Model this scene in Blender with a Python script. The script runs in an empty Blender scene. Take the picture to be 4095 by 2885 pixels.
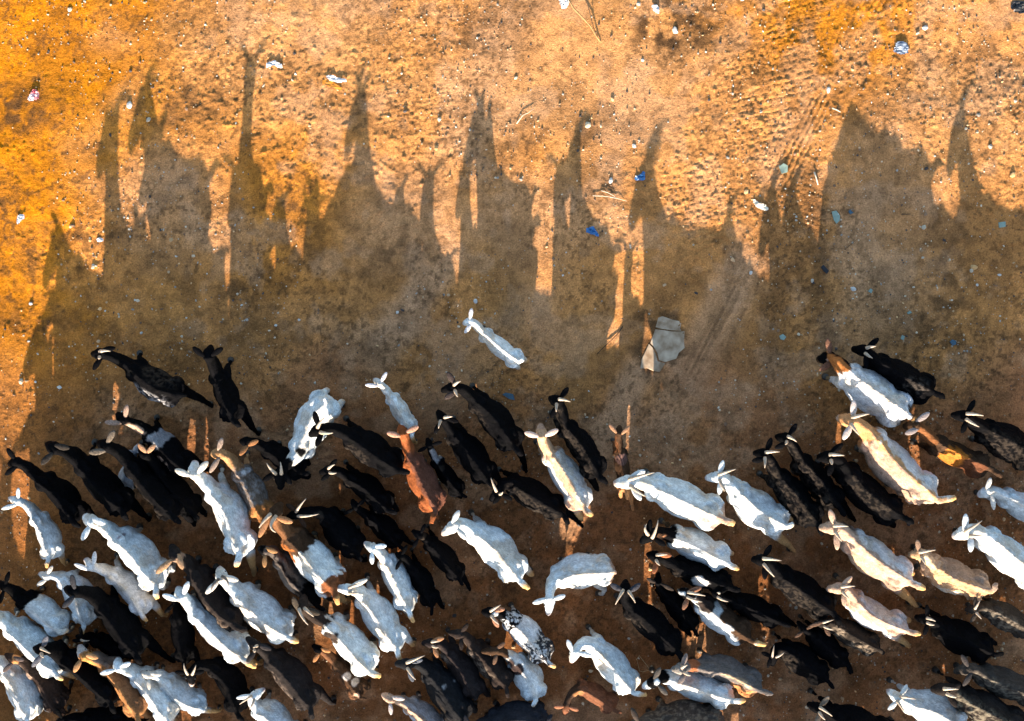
import bpy, bmesh, math, random
import numpy as np
from mathutils import Vector, Matrix

# ------------------------------------------------------------------ camera, sky, sun, exposure
sc = bpy.context.scene
COL = sc.collection
CAM_H = 12.0                      # drone height above the ground (m)
FPX = 5207.0                      # focal length in photograph pixels (4095 wide)
PW, PH = 4095.0, 2885.0
SUN_EL, SUN_AZ = 16.0, 4.6        # elevation; shadows run towards +Y, leaning 4 degrees to +X

cam_d = bpy.data.cameras.new('camera')
cam = bpy.data.objects.new('camera', cam_d)
COL.objects.link(cam)
cam.location = (0, 0, CAM_H)
cam.rotation_euler = (0, 0, 0)
cam_d.sensor_fit = 'HORIZONTAL'
cam_d.sensor_width = 36.0
cam_d.lens = 36.0 * FPX / PW
cam_d.clip_start = 0.1
cam_d.clip_end = 500
sc.camera = cam

world = bpy.data.worlds.new('World')
sc.world = world
world.use_nodes = True
wn = world.node_tree
sky = wn.nodes.new('ShaderNodeTexSky')
sky.sky_type = 'NISHITA'
sky.sun_disc = False
sky.sun_elevation = math.radians(SUN_EL)
sky.sun_rotation = math.radians(180.0 + SUN_AZ)
bg = wn.nodes['Background']
bg.inputs['Strength'].default_value = 0.11
wn.links.new(sky.outputs[0], bg.inputs[0])

sun_d = bpy.data.lights.new('sun', 'SUN')
sun_d.energy = 5.0
sun_d.angle = math.radians(0.5)
sun_d.color = (1.0, 0.85, 0.69)
sun = bpy.data.objects.new('sun', sun_d)
COL.objects.link(sun)
_e, _a = math.radians(SUN_EL), math.radians(SUN_AZ)
sun.rotation_euler = Vector((math.sin(_a) * math.cos(_e), math.cos(_a) * math.cos(_e), -math.sin(_e))).to_track_quat('-Z', 'Y').to_euler()
sun.location = (0, -20, 8)

sc.view_settings.view_transform = 'Standard'
sc.view_settings.look = 'None'
sc.view_settings.exposure = 2.1
sc.view_settings.gamma = 1.0
sc.view_settings.use_curve_mapping = False
sc.render.film_transparent = False

RNG = np.random.default_rng(7)
random.seed(7)

# ------------------------------------------------------------------ helpers
def at(px, py, z=0.0):
    """The point at height z (m) that the photograph shows at pixel px, py."""
    k = (CAM_H - z) / FPX
    return np.array(((px - PW / 2) * k, (PH / 2 - py) * k, z))

_L2 = RNG.random((256, 256))
_L3 = RNG.random((64, 64, 64))

def n2(x, y):
    xi, yi = np.floor(x).astype(int), np.floor(y).astype(int)
    fx, fy = x - xi, y - yi
    fx, fy = fx * fx * (3 - 2 * fx), fy * fy * (3 - 2 * fy)
    a, b = xi & 255, yi & 255
    a1, b1 = (a + 1) & 255, (b + 1) & 255
    return (_L2[a, b] * (1 - fx) + _L2[a1, b] * fx) * (1 - fy) + (_L2[a, b1] * (1 - fx) + _L2[a1, b1] * fx) * fy

def fbm2(x, y, o=4, g=0.5):
    s = 0; w = 1.0; t = 0
    for i in range(o):
        s = s + w * n2(x * 2 ** i + 17.3 * i, y * 2 ** i - 9.1 * i); t += w; w *= g
    return s / t

def n3(p):
    i = np.floor(p).astype(int); f = p - i; f = f * f * (3 - 2 * f)
    i0 = i & 63; i1 = (i0 + 1) & 63
    r = 0
    for dx in (0, 1):
        for dy in (0, 1):
            for dz in (0, 1):
                w = (f[:, 0] if dx else 1 - f[:, 0]) * (f[:, 1] if dy else 1 - f[:, 1]) * (f[:, 2] if dz else 1 - f[:, 2])
                r = r + w * _L3[(i1 if dx else i0)[:, 0], (i1 if dy else i0)[:, 1], (i1 if dz else i0)[:, 2]]
    return r

def mesh_from(name, V, F, smooth=True):
    me = bpy.data.meshes.new(name)
    me.from_pydata([tuple(v) for v in V], [], [tuple(f) for f in F])
    me.update()
    if smooth:
        me.polygons.foreach_set('use_smooth', [True] * len(me.polygons))
    return me

def color_attr(me, cols, name='coat'):
    a = me.color_attributes.new(name, 'FLOAT_COLOR', 'POINT')
    c = np.ones((len(me.vertices), 4), np.float32)
    c[:, :3] = cols
    a.data.foreach_set('color', c.ravel())

def link(name, data, parent=None):
    o = bpy.data.objects.new(name, data)
    COL.objects.link(o)
    if parent is not None:
        o.parent = parent
    return o

def tag(o, label=None, cat=None, group=None, kind=None):
    if label: o['label'] = label
    if cat: o['category'] = cat
    if group: o['group'] = group
    if kind: o['kind'] = kind
    return o

def lin(r, g, b):
    f = lambda c: (c / 255 / 12.92) if c / 255 <= 0.04045 else ((c / 255 + 0.055) / 1.055) ** 2.4
    return np.array((f(r), f(g), f(b)))

def tube(pts, rad, n=10, flat=None):
    """Closed tube along pts; rad = list of radii or (a, b) pairs (side, up)."""
    pts = np.asarray(pts, float)
    V, F = [], []
    m = len(pts)
    for i in range(m):
        t = pts[min(i + 1, m - 1)] - pts[max(i - 1, 0)]
        t = t / (np.linalg.norm(t) + 1e-9)
        up = np.array((0, 0, 1.0)) if abs(t[2]) < 0.95 else np.array((1.0, 0, 0))
        if flat is not None: up = np.asarray(flat, float)
        s = np.cross(t, up); s /= np.linalg.norm(s) + 1e-9
        u = np.cross(s, t)
        r = rad[i]
        a, b = (r, r) if np.isscalar(r) else r
        for k in range(n):
            q = 2 * math.pi * k / n
            V.append(pts[i] + s * a * math.cos(q) + u * b * math.sin(q))
    for i in range(m - 1):
        for k in range(n):
            F.append((i * n + k, i * n + (k + 1) % n, (i + 1) * n + (k + 1) % n, (i + 1) * n + k))
    F.append(tuple(range(n))[::-1])
    F.append(tuple((m - 1) * n + k for k in range(n)))
    return V, F

def add(V, F, part):
    o = len(V)
    V.extend(part[0])
    F.extend(tuple(i + o for i in f) for f in part[1])

# ------------------------------------------------------------------ materials
def new_mat(name):
    m = bpy.data.materials.new(name)
    m.use_nodes = True
    nt = m.node_tree
    return m, nt, nt.nodes['Principled BSDF']

def node(nt, typ, **kw):
    n = nt.nodes.new(typ)
    for k, v in kw.items():
        setattr(n, k, v)
    return n

def coat_material():
    m, nt, b = new_mat('goat_hair')
    at_ = node(nt, 'ShaderNodeAttribute', attribute_name='coat')
    tc = node(nt, 'ShaderNodeTexCoord')
    mp = node(nt, 'ShaderNodeMapping')
    mp.inputs['Scale'].default_value = (0.35, 1.0, 1.0)
    nt.links.new(tc.outputs['Object'], mp.inputs[0])
    n1 = node(nt, 'ShaderNodeTexNoise'); n1.inputs['Scale'].default_value = 130; n1.inputs['Detail'].default_value = 3
    n2_ = node(nt, 'ShaderNodeTexNoise'); n2_.inputs['Scale'].default_value = 14; n2_.inputs['Detail'].default_value = 4
    nt.links.new(mp.outputs[0], n1.inputs['Vector']); nt.links.new(tc.outputs['Object'], n2_.inputs['Vector'])
    r1 = node(nt, 'ShaderNodeMapRange'); r1.inputs[1].default_value = 0.3; r1.inputs[2].default_value = 0.7; r1.inputs[3].default_value = 0.62; r1.inputs[4].default_value = 1.2
    r2 = node(nt, 'ShaderNodeMapRange'); r2.inputs[1].default_value = 0.3; r2.inputs[2].default_value = 0.7; r2.inputs[3].default_value = 0.74; r2.inputs[4].default_value = 1.14
    nt.links.new(n1.outputs[0], r1.inputs[0]); nt.links.new(n2_.outputs[0], r2.inputs[0])
    mu = node(nt, 'ShaderNodeMath', operation='MULTIPLY')
    nt.links.new(r1.outputs[0], mu.inputs[0]); nt.links.new(r2.outputs[0], mu.inputs[1])
    vm = node(nt, 'ShaderNodeVectorMath', operation='SCALE')
    nt.links.new(at_.outputs['Color'], vm.inputs[0]); nt.links.new(mu.outputs[0], vm.inputs['Scale'])
    nt.links.new(vm.outputs[0], b.inputs['Base Color'])
    b.inputs['Roughness'].default_value = 0.7
    b.inputs['Specular IOR Level'].default_value = 0.015
    bp = node(nt, 'ShaderNodeBump'); bp.inputs['Strength'].default_value = 0.8; bp.inputs['Distance'].default_value = 0.010
    nt.links.new(n1.outputs[0], bp.inputs['Height']); nt.links.new(bp.outputs[0], b.inputs['Normal'])
    return m

def simple_material(name, col, rough=0.6, nscale=40, var=0.3, bump=0.3, spec=0.4, col2=None):
    m, nt, b = new_mat(name)
    tc = node(nt, 'ShaderNodeTexCoord')
    n1 = node(nt, 'ShaderNodeTexNoise'); n1.inputs['Scale'].default_value = nscale; n1.inputs['Detail'].default_value = 4
    nt.links.new(tc.outputs['Object'], n1.inputs['Vector'])
    cr = node(nt, 'ShaderNodeValToRGB')
    c1 = np.array(col); c2 = np.array(col2) if col2 is not None else c1 * (1 - var)
    cr.color_ramp.elements[0].position = 0.35; cr.color_ramp.elements[1].position = 0.65
    cr.color_ramp.elements[0].color = (*c2, 1); cr.color_ramp.elements[1].color = (*c1, 1)
    nt.links.new(n1.outputs[0], cr.inputs[0]); nt.links.new(cr.outputs[0], b.inputs['Base Color'])
    b.inputs['Roughness'].default_value = rough
    b.inputs['Specular IOR Level'].default_value = spec
    bp = node(nt, 'ShaderNodeBump'); bp.inputs['Strength'].default_value = bump; bp.inputs['Distance'].default_value = 0.004
    nt.links.new(n1.outputs[0], bp.inputs['Height']); nt.links.new(bp.outputs[0], b.inputs['Normal'])
    return m

def vcol_material(name, attr, rough=0.85):
    m, nt, b = new_mat(name)
    at_ = node(nt, 'ShaderNodeAttribute', attribute_name=attr)
    nt.links.new(at_.outputs['Color'], b.inputs['Base Color'])
    b.inputs['Roughness'].default_value = rough
    b.inputs['Specular IOR Level'].default_value = 0.2
    return m

def soil_material():
    m, nt, b = new_mat('dry_soil')
    at_ = node(nt, 'ShaderNodeAttribute', attribute_name='soil')
    tc = node(nt, 'ShaderNodeTexCoord')
    def noise(scale, det, rough=0.6):
        n = node(nt, 'ShaderNodeTexNoise'); n.inputs['Scale'].default_value = scale; n.inputs['Detail'].default_value = det
        n.inputs['Roughness'].default_value = rough
        nt.links.new(tc.outputs['Object'], n.inputs['Vector']); return n
    a = noise(70, 5, 0.75); c = noise(9, 6, 0.65)
    ra = node(nt, 'ShaderNodeMapRange'); ra.inputs[1].default_value = 0.28; ra.inputs[2].default_value = 0.72; ra.inputs[3].default_value = 0.42; ra.inputs[4].default_value = 1.5
    rc = node(nt, 'ShaderNodeMapRange'); rc.inputs[1].default_value = 0.3; rc.inputs[2].default_value = 0.7; rc.inputs[3].default_value = 0.75; rc.inputs[4].default_value = 1.2
    nt.links.new(a.outputs[0], ra.inputs[0]); nt.links.new(c.outputs[0], rc.inputs[0])
    mu = node(nt, 'ShaderNodeMath', operation='MULTIPLY')
    nt.links.new(ra.outputs[0], mu.inputs[0]); nt.links.new(rc.outputs[0], mu.inputs[1])
    vm = node(nt, 'ShaderNodeVectorMath', operation='SCALE')
    nt.links.new(at_.outputs['Color'], vm.inputs[0]); nt.links.new(mu.outputs[0], vm.inputs['Scale'])
    nt.links.new(vm.outputs[0], b.inputs['Base Color'])
    b.inputs['Roughness'].default_value = 0.95
    b.inputs['Specular IOR Level'].default_value = 0.0
    bp = node(nt, 'ShaderNodeBump'); bp.inputs['Strength'].default_value = 0.75; bp.inputs['Distance'].default_value = 0.014
    nt.links.new(a.outputs[0], bp.inputs['Height']); nt.links.new(bp.outputs[0], b.inputs['Normal'])
    return m

M_COAT = coat_material()
M_HORN = simple_material('horn_keratin', (0.42, 0.33, 0.24), 0.5, 60, 0.45, 0.4)
M_HORN_D = simple_material('dark_horn_keratin', (0.11, 0.09, 0.075), 0.5, 60, 0.5, 0.4)
M_HOOF = simple_material('hoof_keratin', (0.03, 0.025, 0.02), 0.6, 60, 0.4, 0.2)
M_EYE = simple_material('goat_eye', (0.02, 0.014, 0.008), 0.15, 90, 0.4, 0.0)
M_SOIL = soil_material()
M_STONE = vcol_material('gravel_stone', 'stone')

# ------------------------------------------------------------------ ground
def ss(a, b, x):
    t = np.clip((x - a) / (b - a), 0, 1)
    return t * t * (3 - 2 * t)

def axis(lim, step, far):
    c = np.arange(-lim, lim + step / 2, step)
    out = [lim]
    d = step
    while out[-1] < far:
        d *= 1.25; out.append(out[-1] + d)
    o = np.array(out[1:])
    return np.concatenate((-o[::-1], c, o))

def build_ground():
    xs, ys = axis(5.25, 0.0115, 150), axis(3.75, 0.0115, 150)
    X, Y = np.meshgrid(xs, ys)
    PX, PY = X * FPX / CAM_H + PW / 2, PH / 2 - Y * FPX / CAM_H      # the same place in photograph pixels
    wob = (fbm2(X * 1.3 + 5, Y * 1.3 + 3, 4) - 0.5)
    wob2 = (fbm2(X * 3.1 - 2, Y * 3.1 + 8, 4) - 0.5)
    def blob(cx, cy, rx, ry, soft=0.55):
        d = np.hypot((PX - cx) / rx, (PY - cy) / ry) + wob * 1.1 + wob2 * 0.7
        return 1 - ss(1 - soft, 1 + soft, d)
    def stripe(x0, y0, x1, y1, hw, soft=0.6):
        dx, dy = x1 - x0, y1 - y0; L = math.hypot(dx, dy)
        t = ((PX - x0) * dx + (PY - y0) * dy) / L
        d = np.abs((PX - x0) * dy - (PY - y0) * dx) / L
        return (1 - ss(hw * (1 - soft), hw * (1 + soft), d + wob2 * hw * 0.9)) * ss(-60, 60, t) * (1 - ss(L - 60, L + 60, t))
    soil = np.empty(X.shape + (3,))
    base = SOIL['tan']
    soil[:] = base
    def mix(col, w):
        soil[:] = soil * (1 - w[..., None]) + np.asarray(col) * w[..., None]
    S = SOIL
    mix(S['brown'], 0.7 * ss(1300, 1900, PY + wob * 900))                       # browner towards the herd, whose shade is painted into the soil
    mix(S['ochre'], 0.95 * (1 - ss(380, 900, PX + wob * 700 + 0.12 * (PY - 600))) * (1 - .8 * blob(720, 1060, 480, 520)) * (1 - .5 * ss(1200, 1700, PY)))  # ochre held back where the left shadows fall, painting their shade browner
    mix(S['ochre'], 0.6 * blob(1100, 640, 300, 380))
    mix(S['ochre'], 0.8 * blob(3330, 110, 330, 270))
    mix(S['ochre'], 0.5 * blob(2220, 640, 160, 130)); mix(S['ochre'], 0.5 * blob(1560, 240, 150, 90)); mix(S['ochre'], 0.5 * blob(2640, 60, 260, 90))
    mix(S['pink'], 0.55 * blob(1250, 250, 520, 260)); mix(S['pink'], 0.6 * blob(2350, 330, 420, 420)); mix(S['pink'], 0.4 * blob(3880, 420, 300, 300))
    mix(S['pale'], 0.7 * stripe(1850, 980, 1450, 1480, 70)); mix(S['pale'], 0.45 * blob(1650, 860, 240, 190)); mix(S['pale'], 0.4 * blob(2080, 900, 200, 260))
    mix(S['pale'], 0.5 * stripe(2020, 0, 1850, 640, 110)); mix(S['pale'], 0.35 * blob(700, 800, 250, 200)); mix(S['pale'], 0.35 * blob(3560, 900, 200, 420))
    mix(S['pale'], 0.55 * stripe(3010, 1000, 2600, 1800, 90)); mix(S['pale'], 0.3 * stripe(3560, 1150, 3300, 1420, 130))
    mix(S['red'], 0.4 * ss(1250, 1850, PY + wob * 700))  # dark red-brown herd ground: shade between the goats painted in
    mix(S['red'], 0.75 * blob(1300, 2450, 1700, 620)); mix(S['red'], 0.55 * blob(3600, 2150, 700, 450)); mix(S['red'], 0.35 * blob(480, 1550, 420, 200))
    # dung, charcoal and leaf litter lying on the soil
    dk = S['dung']
    for cx, cy, rx, ry, w in ((120, 450, 130, 60, .7), (40, 470, 90, 110, .5), (330, 930, 190, 60, .75), (60, 1060, 120, 70, .7), (80, 1290, 150, 90, .55), (800, 400, 120, 60, .6),
                              (660, 470, 110, 50, .5), (1190, 825, 150, 22, .75), (2690, 70, 150, 110, .95), (2620, 170, 90, 60, .5), (2830, 160, 120, 50, .35), (3880, 240, 220, 30, .5),
                              (4060, 310, 90, 60, .7), (3820, 430, 60, 150, .45), (3700, 1000, 120, 420, .45), (3480, 560, 60, 300, .35), (3250, 1050, 50, 480, .4), (3840, 1250, 160, 220, .45),
                              (1660, 1010, 120, 70, .55), (1150, 1350, 300, 120, .4), (940, 1180, 60, 60, .6), (700, 760, 60, 50, .5), (2330, 540, 50, 40, .6), (1900, 100, 250, 120, .3),
                              (1780, 180, 220, 60, .35), (1480, 410, 60, 40, .5), (2440, 730, 120, 70, .5), (2620, 1270, 90, 20, .6), (1300, 1050, 260, 160, .35), (620, 1250, 300, 200, .3)):
        mix(dk, w * blob(cx, cy, rx, ry) * ss(0.3, 0.7, fbm2(X * 14, Y * 14, 3)))
    sp = fbm2(X * 22 + 3, Y * 22, 2)
    litter = ss(0.66, 0.76, sp) * ss(0.35, 0.65, fbm2(X * 0.9 + 4, Y * 0.9, 3))
    mix(dk, 0.6 * litter)
    mix(dk, 0.30 * ss(0.42, 0.64, fbm2(X * 2.6 + 11, Y * 2.6 - 6, 5)))
    och = 1 - 0.93 * (1 - ss(380, 900, PX + wob * 700 + 0.12 * (PY - 600)))
    mix(S['pale'], 0.25 * och * ss(0.66, 0.78, fbm2(X * 6 + 40, Y * 6, 3)))
    mix(S['pale'], 0.42 * och * ss(0.5, 0.66, fbm2(X * 3.4 - 21, Y * 3.4 + 6, 5)))
    mix(dk, 0.30 * ss(0.52, 0.66, fbm2(X * 9 + 1, Y * 9 + 60, 4)))
    mix(dk, 0.45 * stripe(3225, 640, 3330, 1500, 34)); mix(dk, 0.35 * stripe(3080, 960, 3100, 1500, 60)); mix(dk, 0.3 * stripe(3130, 560, 3190, 1100, 26))
    for k_ in range(5): mix(dk, (0.2, .5, .35, .15, .45)[k_] * stripe(2950 + (0, 22, 50, 90, 112)[k_], 1080, 2700 + (0, 30, 50, 100, 118)[k_], 1560, (10, 6, 9, 8, 6)[k_]) * ss(.3, .6, fbm2(X * 5, Y * 5 + 9, 3)))
    for k_ in range(3): mix(dk, 0.5 * ss(.3, .6, fbm2(X * 5 + 30, Y * 5 + 9, 3)) * stripe(2420 + 30 * k_, 1720, 2120 + 36 * k_, 2330, 12))
    mix(S['pale'], 0.6 * stripe(2580, 1440, 2240, 2150, 55)); mix(S['pale'], 0.3 * stripe(2180, 1180, 1700, 1700, 80))
    mix(dk, 0.75 * (blob(2655, 1390, 118, 150, .2)) * ss(.35, .6, fbm2(X * 12 + 70, Y * 12, 3)))
    for k_ in range(4): mix(dk, 0.35 * ss(.35, .6, fbm2(X * 6 + 3, Y * 6 + 19, 3)) * stripe(3470 - 26 * k_, -60, 3200 - 22 * k_, 560, 6))
    crumbs = ss(0.60, 0.68, fbm2(X * 34 + 3, Y * 34 + 5, 2)) * ss(.38, .6, fbm2(X * 1.6 + 40, Y * 1.6 + 4, 3))
    mix(dk, 0.55 * crumbs)
    # relief
    rough = 0.35 + 0.65 * ss(0.35, 0.62, fbm2(X * 0.8 + 9, Y * 0.8 + 1, 3))
    smooth_lane = np.clip(blob(2350, 400, 380, 420) + stripe(3250, 900, 2700, 1750, 160) + 0.8 * blob(3500, 950, 260, 500), 0, 1)
    rough *= 1 - 0.55 * smooth_lane
    Z = (fbm2(X * 1.1, Y * 1.1, 3) - 0.5) * 0.05
    Z += (fbm2(X * 5, Y * 5, 3) - 0.5) * 0.012 * rough
    cl = fbm2(X * 24 + 2, Y * 24 + 7, 3, 0.75)
    Z += (cl - 0.5) * 0.011 * rough
    Z += (fbm2(X * 42 + 12, Y * 42 - 7, 2, 0.7) - 0.5) * 0.009 * (0.35 + 0.65 * rough)
    Z += np.maximum(cl - 0.64, 0) * 0.05 * rough
    # tyre tread: herringbone lugs pressed by a wide tyre, and two narrow ribbed tracks
    def tread(x0, y0, x1, y1, hw, per, amp, kind):
        a, b_ = at(x0, y0), at(x1, y1)
        d = (b_ - a)[:2]; L = np.linalg.norm(d); d = d / L; nrm = np.array((-d[1], d[0]))
        t = (X - a[0]) * d[0] + (Y - a[1]) * d[1]; w = (X - a[0]) * nrm[0] + (Y - a[1]) * nrm[1]
        m = (1 - ss(hw * 0.8, hw * 1.1, np.abs(w) + wob2 * 0.15)) * ss(-0.1, 0.15, t) * (1 - ss(L - 0.15, L + 0.1, t)) * ss(0.32, 0.5, fbm2(X * 2.2 + 31, Y * 2.2, 3))
        if kind == 'lug':
            p, q = (t + w) / per, (t - w) / per
            i, j = np.floor(p), np.floor(q)
            fp, fq = p - i, q - j
            bump = np.where((i + j) % 2 == 0, np.minimum(fp, 1 - fp), np.minimum(fq, 1 - fq))
            h = ss(0.02, 0.16, bump)
        else:
            h = 0.5 + 0.5 * np.sin(w / per * 2 * math.pi)
        return -amp * m * (1 - h) , m
    for args in ((2700, 940, 3330, -60, 0.42, 0.085, 0.009, 'lug'), (3060, 830, 3520, -60, 0.11, 0.05, 0.010, 'rib'), (3290, 1000, 3120, 560, 0.22, 0.07, 0.009, 'lug'),
                 (1560, 560, 1900, 60, 0.3, 0.06, 0.007, 'lug'), (2560, 1560, 2170, 2350, 0.09, 0.04, 0.006, 'rib'), (2930, 1300, 2660, 1640, 0.14, 0.05, 0.006, 'rib'), (2420, 1420, 2620, 1180, 0.12, 0.045, 0.005, 'rib')):
        dz, m = tread(*args)
        Z += dz
    # hoof prints: shallow cups
    r2 = np.random.default_rng(3)
    ix = lambda v: int(np.searchsorted(xs, v)); iy = lambda v: int(np.searchsorted(ys, v))
    for _ in range(500):
        hx, hy = r2.uniform(-5.1, 5.1), r2.uniform(-3.6, 3.6)
        a, b_, c, d = ix(hx - .05), ix(hx + .05), iy(hy - .05), iy(hy + .05)
        xx, yy = X[c:d, a:b_] - hx, Y[c:d, a:b_] - hy
        an, dp = r2.uniform(0, math.pi), r2.uniform(.001, .0045)
        u_, v_ = xx * math.cos(an) + yy * math.sin(an), yy * math.cos(an) - xx * math.sin(an)
        rr = np.hypot(u_ / r2.uniform(.015, .024), (np.abs(v_) - .009) / r2.uniform(.008, .013))
        Z[c:d, a:b_] += -dp * np.exp(-rr ** 2)
    far = 1 - ss(6, 14, np.hypot(X, Y))
    Z = Z * (0.25 + 0.75 * far) - 0.004
    ny, nx = X.shape
    V = np.stack((X, Y, Z), -1).reshape(-1, 3).astype(np.float32)
    idx = np.arange(ny * nx).reshape(ny, nx)
    Fq = np.stack((idx[:-1, :-1], idx[:-1, 1:], idx[1:, 1:], idx[1:, :-1]), -1).reshape(-1, 4).astype(np.int32)
    me = bpy.data.meshes.new('ground')
    me.vertices.add(len(V)); me.vertices.foreach_set('co', V.ravel())
    me.loops.add(Fq.size); me.loops.foreach_set('vertex_index', Fq.ravel())
    me.polygons.add(len(Fq)); me.polygons.foreach_set('loop_start', np.arange(0, Fq.size, 4, dtype=np.int32))
    me.polygons.foreach_set('use_smooth', np.ones(len(Fq), bool))
    me.update(calc_edges=True)
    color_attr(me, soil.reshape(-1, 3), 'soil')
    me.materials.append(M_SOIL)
    tag(link('ground', me), kind='structure')
    global GZ
    def GZ(x, y):
        return float(Z[min(max(int(np.searchsorted(ys, y)), 0), ny - 1), min(max(int(np.searchsorted(xs, x)), 0), nx - 1)])

SOIL = dict(tan=(0.51, 0.223, 0.068), brown=(0.40, 0.176, 0.086), ochre=(0.53, 0.178, 0.004), pink=(0.53, 0.265, 0.105), pale=(0.47, 0.265, 0.14),
            red=(0.215, 0.080, 0.026), dung=(0.07, 0.038, 0.018))
build_ground()

# ------------------------------------------------------------------ goats
W_ = (0.60, 0.635, 0.625); C_ = (0.40, 0.265, 0.185); T_ = (0.42, 0.24, 0.12); B_ = (0.26, 0.085, 0.022); D_ = (0.050, 0.028, 0.016)
K_ = (0.0032, 0.0031, 0.0036); G_ = (0.26, 0.25, 0.25); GB = (0.026, 0.0205, 0.016); S_ = (0.045, 0.038, 0.032); P_ = (0.55, 0.52, 0.48)  # GB: browner sunlit tint of black coats, painted mainly on the sun side

def catmull(P, t):
    """P: control points, t in index units."""
    n = len(P)
    i = int(min(max(math.floor(t), 0), n - 2)); f = t - i
    p0, p1, p2, p3 = P[max(i - 1, 0)], P[i], P[i + 1], P[min(i + 2, n - 1)]
    if i == 0: p0 = 2 * p1 - p2
    if i == n - 2: p3 = 2 * p2 - p1
    return 0.5 * ((2 * p1) + (-p0 + p2) * f + (2 * p0 - 5 * p1 + 4 * p2 - p3) * f * f + (-p0 + 3 * p1 - 3 * p2 + p3) * f ** 3)

# station: T (0 nose, 1 poll, 2 withers, 3 mid-back, 4 tail head), half width (x belly half width), top, bottom (x size)
TRUNK = [(4.07, 0.16, 0.615, 0.485), (4, 0.38, 0.655, 0.395), (3.85, 0.56, 0.685, 0.31), (3.62, 0.68, 0.698, 0.27), (3.35, 0.9, 0.682, 0.235), (3.05, 1, 0.668, 0.22), (2.7, 0.92, 0.664, 0.225), (2.4, 0.72, 0.67, 0.245), (2.15, 0.54, 0.69, 0.27), (1.98, 0.45, 0.7, 0.325), (1.86, 0.39, 0.695, 0.375)]

def edge_(x, lo, hi, e):
    return ss(lo - e, lo + e, x) * (1 - ss(hi - e, hi + e, x))

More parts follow.
